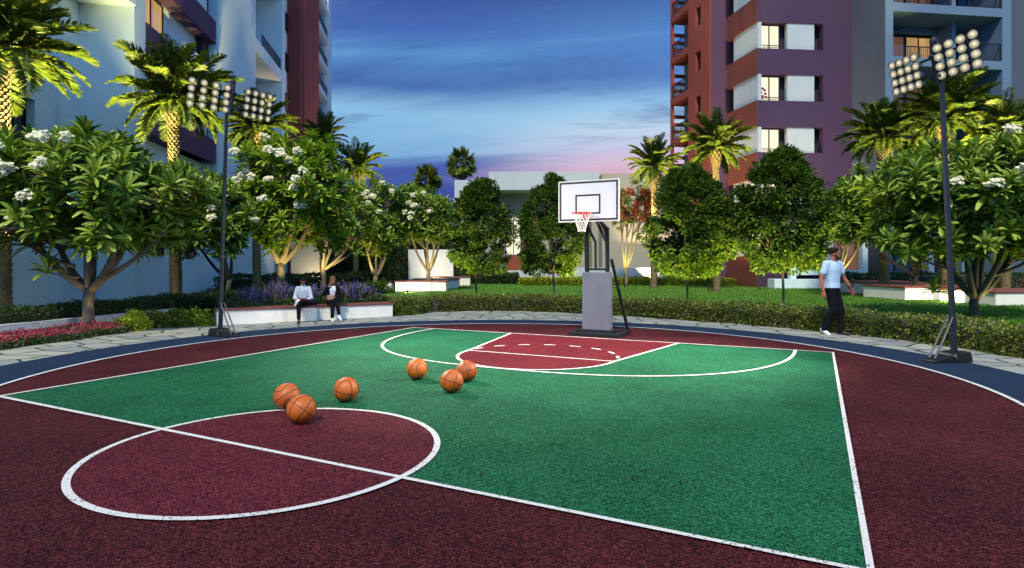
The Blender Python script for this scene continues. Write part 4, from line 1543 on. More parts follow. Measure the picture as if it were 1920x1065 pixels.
def floodlight(parent, loc, aim, k=1.0):
    """one lamp of the bank: housing with a lens, shining along -y of its own frame"""
    if flood_proto[0] is None:
        b_ = MB()
        lathe(b_, [(0.078, -0.004), (0.080, -0.016), (0.074, -0.016), (0.070, 0.0), (0.070, 0.002), (0.076, 0.02), (0.066, 0.055), (0.046, 0.085), (0.034, 0.10), (0.032, 0.15), (0.028, 0.155)], 22)
        h_ = b_.build('floodlight', M['bowl'], parent, smooth=True)
        b_ = MB()
        prof = [(0.0695, 0.0), (0.060, -0.006), (0.040, -0.012), (0.018, -0.015), (0.004, -0.0155)]
        lathe(b_, prof, 22)
        b_.build('lens', M['lens'], h_, smooth=True)
        flood_proto[0] = h_
    else:
        h_ = copy_tree(flood_proto[0], parent)
    h_.location = loc
    q = Vector(aim).normalized().to_track_quat('-Y', 'Z')
    h_.rotation_mode = 'QUATERNION'
    h_.rotation_quaternion = q
    h_.scale = (k, k, k)
    return h_


def mast(label, base, top, bar_dir, face, banks, k, head_off, plate_dir, lean):
    """base/top of the pole; lamp banks along bar_dir; face = where the lamps look"""
    base, top = Vector(base), Vector(top)
    t = thing('floodlight_mast', label, 'floodlight mast', base, 0, 'floodlight masts at the edge of the court')
    L = top - base
    d, fc = Vector(bar_dir).normalized(), Vector(face).normalized()
    up = Vector((0, 0, 1))
    b_ = MB()
    n_ = 4
    w0, w1 = 0.034, 0.026
    vs_ = []
    for i, (f, w_) in enumerate(((0, w0), (0.33, w0 * 0.93), (0.335, w0 * 0.86), (0.66, w1 * 1.18), (0.665, w1 * 1.08), (1, w1))):
        c_ = L * f + Vector((0, 0, 0.10 * (1 - f)))
        for kx, ky in ((-1, -1), (1, -1), (1, 1), (-1, 1)):
            vs_.append(c_ + d * (kx * w_) + fc * (ky * w_))
    fs = [(i * 4 + j, i * 4 + (j + 1) % 4, i * 4 + 4 + (j + 1) % 4, i * 4 + 4 + j) for i in range(5) for j in range(4)] + [(20, 21, 22, 23)]
    if d.cross(fc).z < 0:
        fs = [f[::-1] for f in fs]
    b_.add(vs_, fs)
    b_.build('pole', M['pole_steel'], t, bev=0.008)
    pd = Vector(plate_dir).normalized()
    sd = Vector((-pd.y, pd.x, 0))
    b_ = MB()
    q = lambda a, s_, z: pd * a + sd * s_ + up * z
    b_.hexa([q(-0.16, -0.17, 0), q(0.16, -0.17, 0), q(0.16, 0.17, 0), q(-0.16, 0.17, 0), q(-0.14, -0.15, 0.15), q(0.12, -0.15, 0.13), q(0.12, 0.15, 0.13), q(-0.14, 0.15, 0.15)])
    b_.hexa([q(0.161, -0.13, 0), q(0.50, -0.10, 0), q(0.50, 0.10, 0), q(0.161, 0.13, 0), q(0.161, -0.12, 0.10), q(0.50, -0.09, 0.035), q(0.50, 0.09, 0.035), q(0.161, 0.12, 0.10)])
    b_.build('base', M['black_steel'], t, bev=0.01)
    b_ = MB()
    for s_ in (-0.045, 0.045):
        b_.tube([q(0.42, s_, 0.06), q(0.24, s_, 0.36), q(0.07, s_ * 0.8, 0.66)], [0.017, 0.015, 0.010], 8)
    b_.build('strut', M['bowl'], t)
    hd = L + head_off
    b_ = MB()
    b_.bar(L + Vector((0, 0, -0.06)) + head_off * 0.4, hd + Vector((0, 0, 0.52)), 0.075, 0.075)
    b_.bar(L + Vector((0, 0, 0.02)) - d * 0.06, L + Vector((0, 0, 0.02)) + head_off + d * 0.10, 0.05)
    b_.ball(hd + Vector((0, 0, 0.56)), (0.055, 0.055, 0.07), 10, 8)
    b_.ball(hd + Vector((0, 0, 0.33)), (0.065, 0.065, 0.055), 10, 8)
    b_.build('head_bracket', M['pole_steel'], t)
    for (a0, a1, zlo, zst, tilt, face_b) in banks:
        fb = Vector(face_b).normalized()
        bars = MB()
        back = -fb * 0.10
        for z in (zlo + 0.5 * zst, zlo + 2.5 * zst):
            e0 = 0.0 if abs(a0) < abs(a1) else 0
            bars.bar(hd + back + d * (0.02 * (1 if a1 > 0 else -1)) + up * z, hd + back + d * a1 + up * (z + tilt), 0.026)
        for f in (0.17, 0.83):
            a = a0 + (a1 - a0) * f
            zc = tilt * f
            bars.bar(hd + back * 0.75 + d * a + up * (zlo - 0.06 + zc) - Vector((lean * (1.5 * zst + 0.06), 0, 0)), hd + back * 0.75 + d * a + up * (zlo + 3 * zst + 0.06 + zc) + Vector((lean * (1.5 * zst + 0.06), 0, 0)), 0.022)
        bars.build('lamp_frame', M['black_steel'], t)
        for i in range(4):
            for j in range(4):
                f = i / 3
                a = a0 + (a1 - a0) * f
                floodlight(t, hd + d * a + up * (zlo + j * zst + tilt * f) + Vector((lean * (j - 1.5) * zst, 0, 0)), fb + Vector((0, 0, -0.30)), k)
    return t


YL = 12.2
LB0 = (X_at(413, YL), YL, 0.006)
LT0 = (X_at(425, YL), YL, Z_at(205, YL))
mast('floodlight mast on the left, beside the white bench, holding two banks of lamps', LB0, LT0, (0.577, 0.817, 0), (0.817, -0.577, 0),
     [(-0.14, -0.84, -0.02, 0.145, -0.02, (0.62, -0.78, 0)), (0.30, 0.80, -0.03, 0.155, 0.0, (0.86, -0.5, 0))], 0.86, Vector((0.10, 0.06, 0)), (0.85, -0.5, 0), 0.11)
YR = 9.1
RB0 = (X_at(1789, YR), YR, 0.006)
RT0 = (X_at(1765, YR), YR, Z_at(146, YR))
mast('floodlight mast on the right, on the blue band past the walking man', RB0, RT0, (0.2, -0.98, 0), (-0.98, -0.2, 0),
     [(0.10, 0.66, 0.02, 0.135, 0.0, (-0.62, -0.78, 0)), (-0.30, -0.72, 0.0, 0.140, 0.0, (-0.93, -0.36, 0))], 0.82, Vector((-0.09, 0.04, 0)), (-0.95, -0.25, 0), -0.17)

# ------------------------------------------------------------------ benches, planters, kerbs
def wall_box(name, label, cat, a, b, depth, h, top_t=0.05, over=0.03, group=None, z0=0.0):
    """low wall from a to b (left to right seen from the camera) with a coping; body goes back from the front edge"""
    a, b = Vector((a[0], a[1], 0)), Vector((b[0], b[1], 0))
    e = (b - a).normalized()
    bk = Vector((-e.y, e.x, 0))
    t = thing(name, label, cat, (a.x, a.y, z0), 0, group)
    L_ = (b - a).length
    q = lambda s_, d_, z: e * s_ + bk * d_ + Vector((0, 0, z))
    m = MB()
    m.hexa([q(0, 0, 0), q(L_, 0, 0), q(L_, depth, 0), q(0, depth, 0), q(0, 0, h), q(L_, 0, h), q(L_, depth, h), q(0, depth, h)])
    m.build('body', M['bench_white'], t, bev=0.012)
    m = MB()
    o_ = over
    m.hexa([q(-o_, -o_, h + .001), q(L_ + o_, -o_, h + .001), q(L_ + o_, depth + o_, h + .001), q(-o_, depth + o_, h + .001),
            q(-o_, -o_, h + top_t), q(L_ + o_, -o_, h + top_t), q(L_ + o_, depth + o_, h + top_t), q(-o_, depth + o_, h + top_t)])
    m.build('coping', M['bench_top'], t, bev=0.008)
    return t


BA, BBn = Vector((-6.80, 14.05, 0)), Vector((-3.19, 16.34, 0))
wall_box('seat_wall', 'long white seat wall with red coping under the two seated people', 'seat wall', BA, BBn, 0.42, 0.335)
pg = 'white walled planters with brown coping around the lawn'
for (u0, u1, Y, vt, dp, lab) in ((674, 738, 30.6, 529, 1.6, 'shortest white planter, left end of the stepped row behind the lavender'),
                                 (741, 836, 30.1, 527, 1.6, 'front white planter of the stepped row left of the lawn'),
                                 (770, 856, 33.0, 524, 2.0, 'middle white planter just behind the front one of the stepped row'),
                                 (800, 881, 37.0, 519, 0.9, 'rearmost white planter of the stepped row, next to the dark hedge')):
    wall_box('planter_wall', lab, 'planter', (X_at(u0, Y), Y), (X_at(u1, Y), Y), dp, Z_at(vt, Y) - 0.05, 0.06, 0.04, pg)
for (u0, Y, u1, vt, dp, lab) in ((1581, 33.0, 1640, 527, 3.0, 'farthest white planter right of the lawn, beside the walking man'),
                                 (1632, 27.2, 1760, 530, 2.6, 'second white planter right of the lawn, under a date palm'),
                                 (1697, 23.2, 1860, 538, 2.3, 'third white planter right of the lawn, left of the forked white flowering tree'),
                                 (1867, 20.4, 2100, 547, 2.4, 'nearest white planter at the right edge behind the big flowering tree')):
    wall_box('planter_wall', lab, 'planter', (X_at(u0, Y), Y), (X_at(u1, Y), Y + 0.4), dp, Z_at(vt, Y) - 0.05, 0.06, 0.04, pg)

kb = MB()
kp = [(-11.2, 8.6), (-10.07, 12.0), (-9.37, 14.3), (-8.9, 16.2)]
for i in range(3):
    a, b_ = Vector((*kp[i], 0)), Vector((*kp[i + 1], 0))
    e = (b_ - a).normalized()
    n_ = Vector((-e.y, e.x, 0)) * 0.14
    a = a + e * 0.008 if i else a
    kb.hexa([a, a + e * ((b_ - a).length - 0.008), b_ - e * 0.008 + n_, a + n_] + [p_ + Vector((0, 0, 0.24)) for p_ in (a, a + e * ((b_ - a).length - 0.008), b_ - e * 0.008 + n_, a + n_)])
o = kb.build('garden_kerb', M['curb'], None, bev=0.01)
tag(o, 'low grey kerb between the pink flower bed and the clipped hedge', 'kerb')

# ------------------------------------------------------------------ plants
PLUM_G = 'white flowering trees around the court'
PALM_G = 'date palms among the towers'
UP = np.array([0, 0, 1.0])


def plumeria(label, base, fork_z, centre, rad, tips, leaf, flowers, seed, r0=0.11, leaf_m='plumeria_leaf', bark='bark', limbs=6, extra=(), petal='white_petal',
             low=-0.92, spread=0.35, leaf_w=0.22, per=18, fl_size=0.060, bare=0.0):
    """frangipani: short trunk, forked limbs, rosettes of long leaves at the branch tips"""
    rg = np.random.default_rng(seed)
    rnd = random.Random(seed)
    t = thing('plumeria_tree', label, 'tree', base, rnd.uniform(-0.2, 0.2) * 0, PLUM_G)
    b = MB()
    c, rd = Vector(centre) - Vector(base), Vector(rad)
    top = Vector((rnd.uniform(-0.05, 0.05), rnd.uniform(-0.05, 0.05), fork_z))
    b.tube([Vector((0, 0, -0.05)), Vector((0.01, 0, fork_z * 0.3)), Vector((0, 0.01, fork_z * 0.7)), top], [r0 * 1.25, r0, r0 * 0.92, r0 * 1.0], 12)
    # main limbs and forks
    nodes = []
    for i in range(limbs):
        a = 2 * math.pi * (i + rnd.uniform(-0.25, 0.25)) / limbs + seed
        rr_ = rnd.uniform(0.35, 0.62)
        e = c + Vector((math.cos(a) * rd.x * rr_, math.sin(a) * rd.y * rr_, rd.z * rnd.uniform(-0.45, 0.05) + bare))
        if i == 0:
            e = c + Vector((0.1 * rd.x, 0, 0.1 * rd.z + bare))
        mid = top * 0.5 + e * 0.5 + Vector((math.cos(a) * rd.x * 0.10, math.sin(a) * rd.y * 0.10, -0.16 * (e - top).length))
        pts = bez(top + Vector((0, 0, -0.05)), mid, e, 7)
        b.tube(pts, [r0 * (0.78 - 0.42 * k / 6) for k in range(7)], 9)
        nodes.append((e, r0 * 0.36))
        for j in range(3):
            a2 = a + (j - 1) * 0.75 + rnd.uniform(-0.2, 0.2)
            f = rnd.uniform(0.62, 0.82)
            e2 = c + Vector((math.cos(a2) * rd.x * f, math.sin(a2) * rd.y * f, rd.z * rnd.uniform(-0.30, 0.45)))
            p0 = pts[rnd.choice((3, 4, 5, 6))]
            mid2 = p0 * 0.45 + e2 * 0.55 + Vector((0, 0, -0.10 * (e2 - p0).length))
            q = bez(p0, mid2, e2, 5)
            b.tube(q, [r0 * (0.42 - 0.20 * k / 4) for k in range(5)], 7)
            nodes.append((e2, r0 * 0.22))
            nodes.append((q[3], r0 * 0.24))
    # rosettes in the crown
    d = rand_dirs(rg, tips * 3)
    d = d[d[:, 2] > low][:tips]
    fr = np.where(rg.random(len(d)) < 0.62, 0.86 + 0.14 * rg.random(len(d)), 0.45 + 0.45 * rg.random(len(d)))
    lump = 1.0 + 0.19 * np.sin(d[:, 0] * 5.1 + seed) * np.cos(d[:, 1] * 4.3 + seed * 2) + 0.13 * np.sin(d[:, 2] * 7 + d[:, 0] * 3 + seed)
    ctr = np.array(c)
    tp_ = ctr + d * np.array(rd) * (fr * lump)[:, None]
    ax = unit(d * 0.62 + np.array([0, 0, spread + 0.55]) + rg.normal(0, 0.16, d.shape))
    na = np.array([list(n_[0]) for n_ in nodes])
    for i in range(len(tp_)):
        di = np.linalg.norm(na - tp_[i], axis=1) + 2.0 * np.maximum(0, na[:, 2] - tp_[i][2])
        k = int(np.argmin(di))
        p0, p1 = Vector(na[k]), Vector(tp_[i])
        L_ = (p1 - p0).length
        mid = p0 * 0.5 + p1 * 0.5 + Vector((0, 0, -0.15 * L_)) - Vector(ax[i]) * 0.08 * L_
        b.tube(bez(p0, mid, p1, 4), [nodes[k][1], nodes[k][1] * 0.8, r0 * 0.14, r0 * 0.12], 5)
    ex = []
    for (p0, p1, r_) in extra:                                # a few long bare boughs seen in the photo
        p0, p1 = Vector(p0) - Vector(base), Vector(p1) - Vector(base)
        b.tube(bez(p0, p0 * 0.4 + p1 * 0.6 + Vector((0, 0, -0.10 * (p1 - p0).length)), p1, 7), [r_ * (1 - 0.45 * k / 6) for k in range(7)], 8)
        ex.append(p1)
    b.build('trunk', M[bark], t, smooth=True)
    if ex:
        tp_ = np.concatenate([tp_, np.array([list(e) for e in ex])])
        ax = np.concatenate([ax, np.array([[0.0, 0, 1]] * len(ex))])
    n = len(tp_)
    pos = np.repeat(tp_, per, 0)
    A = np.repeat(ax, per, 0)
    k_ = np.tile(np.arange(per), n)
    ph = k_ * 2.39996 + np.repeat(rg.random(n) * 6.28, per) + rg.normal(0, 0.15, n * per)
    inc = np.radians(14 + 72 * (k_ / (per - 1)) ** 0.9 + rg.normal(0, 7, n * per))
    s1 = unit(np.cross(A, np.array([0.31, 0.87, 0.38])))
    s2 = np.cross(A, s1)
    rad_d = s1 * np.cos(ph)[:, None] + s2 * np.sin(ph)[:, None]
    dr = A * np.cos(inc)[:, None] + rad_d * np.sin(inc)[:, None]
    nr = A * np.sin(inc)[:, None] - rad_d * np.cos(inc)[:, None]
    dr[:, 2] -= 0.10 * (k_ / per)
    L = leaf * np.repeat(0.78 + 0.40 * rg.random(n), per) * (0.72 + 0.38 * rg.random(n * per))
    pos = pos - A * (0.10 * leaf * (k_ / per))[:, None]
    V, F = leaves(LEAF_LONG, pos, dr, nr, L, L * leaf_w * (0.85 + 0.3 * rg.random(n * per)))
    np_mesh('crown', V, F, M[leaf_m], t, True)
    # flower clusters on chosen tips that face the court
    if flowers:
        sc_ = -d[:, 1] * 1.0 + rg.random(len(d)) * 0.9 + 0.2 * d[:, 2]
        pick = np.argsort(-sc_ - 10 * (fr > 0.8))[:flowers]
        for i in pick:
            cc = tp_[i] + ax[i] * leaf * 0.62 + np.array([0, -0.75 * leaf, 0.05])
            m = 30
            rd_ = rand_dirs(rg, m) * (fl_size * 2.3 * rg.random((m, 1)) ** 0.5) * np.array([1.0, 0.9, 0.8])
            fc = cc + rd_
            out = unit(rd_ + np.array([0, -0.25, 0.25]))
            P5, A5 = np.repeat(fc, 5, 0), np.repeat(out, 5, 0)
            ph = np.tile(np.arange(5) * 2 * np.pi / 5, m) + np.repeat(rg.random(m) * 6, 5)
            s1 = unit(np.cross(A5, np.array([0.3, 0.2, 0.93])))
            s2 = np.cross(A5, s1)
            rd5 = s1 * np.cos(ph)[:, None] + s2 * np.sin(ph)[:, None]
            V, F = leaves(LEAF_SMALL, P5, rd5 * 0.9 + A5 * 0.35, A5, np.full(5 * m, fl_size * 1.0), np.full(5 * m, fl_size * 0.70))
            np_mesh('flower_cluster', V, F, M[petal], t)
    return t


def at(u, v, Y):
    return Vector((X_at(u, Y), Y, Z_at(v, Y)))


# the big tree at the left edge
plumeria('big white flowering tree at the left edge rising from the pink flower bed', (X_at(165, 13.3), 13.3, 0), 0.88, at(150, 372, 13.3), (2.38, 1.9, 1.36), 440, 0.41, 18, 11,
         0.115, 'plumeria_leaf', 'bark_dull', 6, extra=((at(195, 500, 13.3)), at(305, 433, 13.0), 0.06) and ((at(200, 520, 13.3), at(308, 434, 12.9), 0.058), (at(140, 500, 13.3), at(52, 458, 13.0), 0.05), (at(150, 520, 13.3), at(88, 510, 12.9), 0.022)))
plumeria('small dark flowering tree standing behind the left floodlight mast', (X_at(427, 18.0), 18.0, 0), 0.95, at(388, 408, 18.0), (1.32, 1.2, 1.30), 230, 0.35, 13, 23, 0.07, 'plumeria_leaf', 'bark_dark', 4)
plumeria('tall light green flowering tree behind the lavender and the seated man', (X_at(527, 20.0), 20.0, 0), 1.42, at(548, 365, 20.0), (1.90, 1.6, 1.90), 440, 0.38, 24, 37, 0.135, 'plumeria_leaf_bright', 'bark', 4)
plumeria('slender forked tree with bare lit boughs behind the seated woman', (X_at(607, 26.0), 26.0, 0), 1.15, at(632, 410, 26.0), (1.30, 1.2, 0.85), 120, 0.40, 1, 41, 0.10, 'plumeria_leaf', 'bark', 5, bare=-0.5, petal='orange_petal',
         extra=((at(615, 500, 26), at(668, 467, 25.6), 0.06),))
plumeria('dense flowering tree left of the cream trunked one, over the stepped planters', (X_at(703, 30.0), 30.0, 0), 0.75, at(706, 415, 30.0), (1.80, 1.5, 1.72), 360, 0.42, 14, 53, 0.11, 'plumeria_leaf', 'bark', 4)
plumeria('flowering tree with pale forked boughs in front of the screen wall', (X_at(803, 31.0), 31.0, 0.4), 0.62, at(796, 408, 31.0), (1.55, 1.4, 1.50), 300, 0.42, 10, 67, 0.10, 'plumeria_leaf', 'bark', 5, bare=-0.35)
plumeria('big low forked flowering tree at the right edge behind the hedge', (X_at(1826, 16.2), 16.2, 0), 0.55, at(1832, 384, 16.2), (2.75, 2.0, 1.50), 460, 0.42, 20, 71, 0.115, 'plumeria_leaf', 'bark_dark', 6,
         extra=((at(1850, 520, 16.2), at(1935, 485, 15.9), 0.06), (at(1790, 505, 16.2), at(1715, 478, 15.9), 0.035), (at(1800, 540, 16.2), at(1752, 545, 15.8), 0.02)))
plumeria('white flowering tree with a dark forked trunk between planters on the right', (X_at(1716, 25.0), 25.0, 0.4), 0.55, at(1668, 388, 24.6), (2.05, 1.6, 1.60), 340, 0.43, 10, 83, 0.11, 'plumeria_leaf', 'bark_dark', 4)
plumeria('small flowering tree with pale boughs just behind the walking man', (X_at(1570, 28.0), 28.0, 0), 0.95, at(1592, 398, 28.0), (1.15, 1.1, 1.25), 160, 0.44, 2, 97, 0.09, 'plumeria_leaf', 'bark', 4, bare=-0.3)
o = plumeria('coral flowered tree with pale forked boughs right of the backboard', (X_at(1174, 36.0), 36.0, 0), 1.0, at(1186, 392, 36.0), (1.35, 1.2, 1.25), 70, 0.30, 0, 101, 0.085, 'plumeria_leaf', 'bark', 5, bare=-0.4)
rg = np.random.default_rng(8)
cl = []
for i in range(64):
    c = np.array(at(1150 + 78 * rg.random(), 358 + 52 * rg.random() ** 1.3, 35.0 + rg.random())) - np.array(o.location)
    m = 44
    dd = rand_dirs(rg, m)
    cl.append(leaves(LEAF_SMALL, c + dd * 0.20 * rg.random((m, 1)) ** 0.5, rand_dirs(rg, m), dd, 0.12 + 0.06 * rg.random(m), 0.10 + 0.04 * rg.random(m)))
V, F = cat_vf(cl)
np_mesh('coral_blossom', V, F, M['orange_petal'], o)


def round_tree(label, u, Yt, u0, u1, v0, v1, seed, leaf_n=26000):
    """clipped street tree: egg shaped crown of many small leaf clumps on a thin stem"""
    rg = np.random.default_rng(seed)
    base = Vector((X_at(u, Yt), Yt, -0.01))
    t = thing('round_tree', label, 'tree', base, 0, 'round clipped trees along the lawn hedge')
    zb, zt = Z_at(v1, Yt), Z_at(v0, Yt)
    rx = (u1 - u0) / 2 / F_PX * Yt
    cx = X_at((u0 + u1) / 2, Yt) - base.x
    nc = 215
    cs, sz = [], []
    while len(cs) < nc:
        f = rg.random()
        prof = (0.52 + 0.48 * math.sin(math.pi * min(1, f * 1.5 + 0.10) * 0.62) if f < 0.35 else 1.0) * (1 - max(0, (f - 0.35) / 0.65) ** 2.1 * 0.80)
        a = rg.random() * 6.283
        rr_ = prof * rx * (0.80 + 0.17 * rg.random() if rg.random() < 0.8 else 0.3 + 0.4 * rg.random())
        rr_ *= 1 + 0.12 * math.sin(3 * a + seed + 5 * f) + 0.09 * math.sin(11 * f + seed + a) + 0.03 * rg.normal()
        cs.append((cx + rr_ * math.cos(a), rr_ * math.sin(a), zb + 0.10 + f * (zt - zb - 0.15)))
        sz.append((0.15 + 0.16 * rg.random()) * (rx / 1.15))
    cs, sz = np.array(cs), np.array(sz)
    b = MB()
    b.tube([(0, 0, 0), (0.015, 0.0, zb * 0.5), (-0.01, 0.01, zb + 0.1)], [0.042, 0.034, 0.036], 9)
    top = Vector((-0.01, 0.01, zb + 0.05))
    rnd = random.Random(seed)
    for i in range(9):
        k = rnd.randrange(nc)
        e = Vector(cs[k])
        b.tube(bez(top, top * 0.5 + e * 0.5 + Vector((0, 0, -0.1)), e, 6), [0.030 - 0.004 * j for j in range(6)], 6)
    b.build('trunk', M['bark_dull'], t, smooth=True)
    k = rg.integers(0, nc, leaf_n)
    d = rand_dirs(rg, leaf_n)
    pos = cs[k] + d * (sz[k] * (0.35 + 0.65 * rg.random(leaf_n) ** 0.5))[:, None] * np.array([1, 1, 0.72])
    outw = unit(cs[k] - np.array([cx, 0, (zb + zt) / 2 - 0.3]))
    dr = unit(d * 0.8 + outw * 0.7 + np.array([0, 0, -0.35]) + rg.normal(0, 0.4, d.shape))
    nr = unit(np.array([0, 0, 1.0]) + outw * 0.5 + rg.normal(0, 0.45, d.shape))
    L = 0.085 * (rx / 1.1) * (0.75 + 0.5 * rg.random(leaf_n)) * 1.15
    V, F = leaves(LEAF_SMALL, pos, dr, nr, L, L * 0.62)
    np_mesh('crown', V, F, M['ficus_leaf'], t)
    return t


round_tree('round clipped tree nearest the clubhouse end, leftmost of the row', 892, 20.2, 842, 962, 340, 512, 3)
round_tree('round clipped tree partly hidden behind the basketball backboard', 1038, 20.0, 972, 1096, 330, 513, 5)
round_tree('round clipped tree just right of the hoop, with the widest crown', 1288, 18.6, 1213, 1368, 314, 514, 7, 31000)
round_tree('tallest round clipped tree in front of the purple tower corner', 1468, 17.3, 1386, 1548, 286, 506, 9, 31000)


def palm(label, u, vc, Yp, rpx, seed, base_z=0.0, tr=0.17, fronds=48, group=PALM_G, droop=1.0, bright=False):
    """date palm: booted trunk, feathery arching fronds"""
    rg = np.random.default_rng(seed)
    X0 = X_at(u, Yp)
    zc = Z_at(vc, Yp)
    FL = rpx / F_PX * Yp * 1.12
    t = thing('date_palm', label, 'palm tree', (X0, Yp, base_z), 0, group)
    h = zc - base_z
    b = MB()
    prof = [(0.0, 1.25), (0.03, 1.08), (0.3, 0.98), (0.7, 0.95), (0.86, 0.98), (0.92, 1.35), (0.965, 1.55), (1.0, 1.15)]
    b.tube([(0.04 * math.sin(f * 3 + seed), 0, h * f) for f, _ in prof], [tr * r_ * 0.93 for _, r_ in prof], 16)
    vs_, fs = [], []
    z, ri = 0.05, 0
    while z < h * 0.99:                                       # old leaf bases
        f = z / h
        r_ = tr * float(np.interp(f, [p_[0] for p_ in prof], [p_[1] for p_ in prof]))
        nb = 9
        big = 1.5 if f > 0.9 else 1.0
        for k in range(nb):
            a = 2 * math.pi * (k + 0.5 * (ri % 2)) / nb + rg.normal(0, 0.05)
            ca, sa = math.cos(a), math.sin(a)
            w = math.pi * r_ / nb * 0.92
            cx_ = 0.04 * math.sin(f * 3 + seed)
            q = len(vs_)
            hh = 0.085 * big
            lift = 0.022 * big * (0.8 + 0.5 * rg.random())
            o_ = np.array([cx_, 0, 0])
            for (rr_, ta, zz) in ((r_ * 0.9, -w, z - hh * .2), (r_ * 0.9, w, z - hh * .2), (r_ + lift, w * 0.6, z + hh), (r_ + lift, -w * 0.6, z + hh), (r_ * 0.88, 0, z + hh * 1.05)):
                vs_.append((cx_ + ca * rr_ - sa * ta, sa * rr_ + ca * ta, zz))
            fs += [(q, q + 1, q + 2, q + 3), (q + 3, q + 2, q + 4)]
        z += 0.088 * big
        ri += 1
    b.add(vs_, fs)
    b.build('trunk', M['palm_bark'], t)
    parts = []
    rach = MB()
    for i in range(fronds):
        f = (i + 0.5) / fronds
        a = i * 2.39996 + rg.normal(0, 0.12)
        el = math.radians(86 - 116 * f ** 0.95 + rg.normal(0, 6))
        L = FL * (0.80 + 0.22 * rg.random()) * (0.86 + 0.2 * math.sin(math.pi * min(1, f + 0.25)))
        hd = np.array([math.cos(a), math.sin(a), 0.0])
        n = 15
        s = np.linspace(0, 1, n)
        ang = el - (0.28 + 0.72 * droop * math.cos(max(el, 0)) ** 0.7) * s ** 1.6
        step = L / (n - 1)
        x_ = np.concatenate([[0], np.cumsum(np.cos(ang[:-1]) * step)])
        z_ = np.concatenate([[0], np.cumsum(np.sin(ang[:-1]) * step)])
        side_w = rg.normal(0, 0.10)
        sdv = np.array([-hd[1], hd[0], 0])
        ptsr = hd * (0.05 + x_)[:, None] + sdv * (side_w * L * s ** 2)[:, None] + UP * (h - 0.03 + z_)[:, None]
        rach.tube([tuple(p_) for p_ in ptsr[::2]], [0.018 * (1 - 0.75 * k / 7) for k in range(8)], 5)
        m = 50
        u_ = np.linspace(0.14, 0.995, m)
        pp = np.stack([np.interp(u_, s, ptsr[:, k]) for k in range(3)], 1)
        tg = unit(np.stack([np.gradient(pp[:, k]) for k in range(3)], 1))
        upn = unit(np.cross(np.cross(tg, UP + 1e-3), tg))
        sd_ = np.cross(tg, upn)
        ll = L * 0.235 * (np.sin(np.pi * np.clip(u_ * 0.90 + 0.10, 0, 1)) ** 0.55 + 0.05)
        for sg in (1, -1):
            dr = unit(sd_ * sg * 0.80 + tg * 0.70 + upn * 0.34 + rg.normal(0, 0.10, pp.shape) - UP * 0.05)
            parts.append(leaves(LEAF_STRIP, pp, dr, upn + rg.normal(0, 0.2, pp.shape), ll * (0.85 + 0.3 * rg.random(m)), np.full(m, FL * 0.0135 + 0.006)))
    V, F = cat_vf(parts)
    cr = np_mesh('crown', V, F, M['palm_leaf'], t)
    rach.build('frond_stem', M['olive_leaf'], t, smooth=True)
    return t


palm('date palm crown leaning into the top left corner', 2, 95, 15.5, 150, 1, 0, 0.19, 50)
palm('tall date palm on the left beside the floodlight lamps', 328, 190, 19.5, 112, 2, 0, 0.165, 54)
palm('date palm just behind the right lamp bank of the left mast', 482, 240, 27.0, 72, 3, 0, 0.17, 48)
palm('small dark date palm at the foot of the dark red fin column', 606, 262, 39.0, 50, 4, 0, 0.18, 34)
palm('date palm standing against open sky left of the clubhouse', 668, 318, 36.0, 56, 5, 0, 0.16, 34)
palm('date palm right of the backboard, before the terracotta wing', 1226, 312, 33.0, 56, 6, 0, 0.17, 38)
palm('bright date palm in front of the notch of the purple tower', 1343, 280, 30.0, 68, 7, 0, 0.17, 48)
palm('dark date palm just right of the purple tower front', 1656, 258, 27.4, 78, 8, 0.45, 0.20, 48)
palm('tall date palm behind the right floodlight mast', 1772, 222, 26.0, 90, 9, 0.0, 0.19, 50)
palm('date palm at the right edge in front of the balconies', 1886, 252, 24.6, 76, 10, 0.0, 0.18, 48)


def fan_palm(label, u, vc, Yp, rpx, seed):
    rg = np.random.default_rng(seed)
    zc = Z_at(vc, Yp)
    t = thing('fan_palm', label, 'palm tree', (X_at(u, Yp), Yp, 0), 0, 'fan palms far behind the clubhouse')
    R_ = rpx / F_PX * Yp
    b = MB()
    b.tube([(0, 0, 0), (0.1, 0, zc * 0.5), (0, 0, zc)], [0.24, 0.18, 0.16], 10)
    b.build('trunk', M['bark_dull'], t, smooth=True)
    parts = []
    st = MB()
    for i in range(34):
        f = (i + 0.5) / 34
        a = i * 2.39996
        el = math.radians(80 - 150 * f)
        d = np.array([math.cos(a) * math.cos(el), math.sin(a) * math.cos(el), math.sin(el)])
        pl = R_ * 0.52 * (0.85 + 0.3 * rg.random())
        p = np.array([0, 0, zc]) + d * pl + UP * -0.10 * R_ * (1 - abs(math.sin(el)))
        st.tube([(0, 0, zc), tuple(p)], [0.02, 0.015], 4)
        m = 15
        th = np.linspace(-1.75, 1.75, m)
        n0 = unit(np.cross(d, rg.normal(size=3)))
        sd = np.cross(d, n0)
        dr = d[None] * np.cos(th)[:, None] + sd[None] * np.sin(th)[:, None] - UP * 0.22
        ll = R_ * 0.50 * (0.75 + 0.35 * np.cos(th * 0.7)) * (0.9 + 0.2 * rg.random(m))
        parts.append(leaves(LEAF_STRIP, np.repeat(p[None], m, 0), dr, np.repeat(n0[None], m, 0), ll, ll * 0.24))
    V, F = cat_vf(parts)
    np_mesh('crown', V, F, M['palm_leaf'], t)
    st.build('leaf_stalk', M['bark_dull'], t)
    return t


fan_palm('lower dark fan palm far behind the flowering trees', 800, 336, 55.0, 30, 1)
fan_palm('higher fan palm far off above the left end of the clubhouse roof', 866, 306, 52.0, 32, 2)


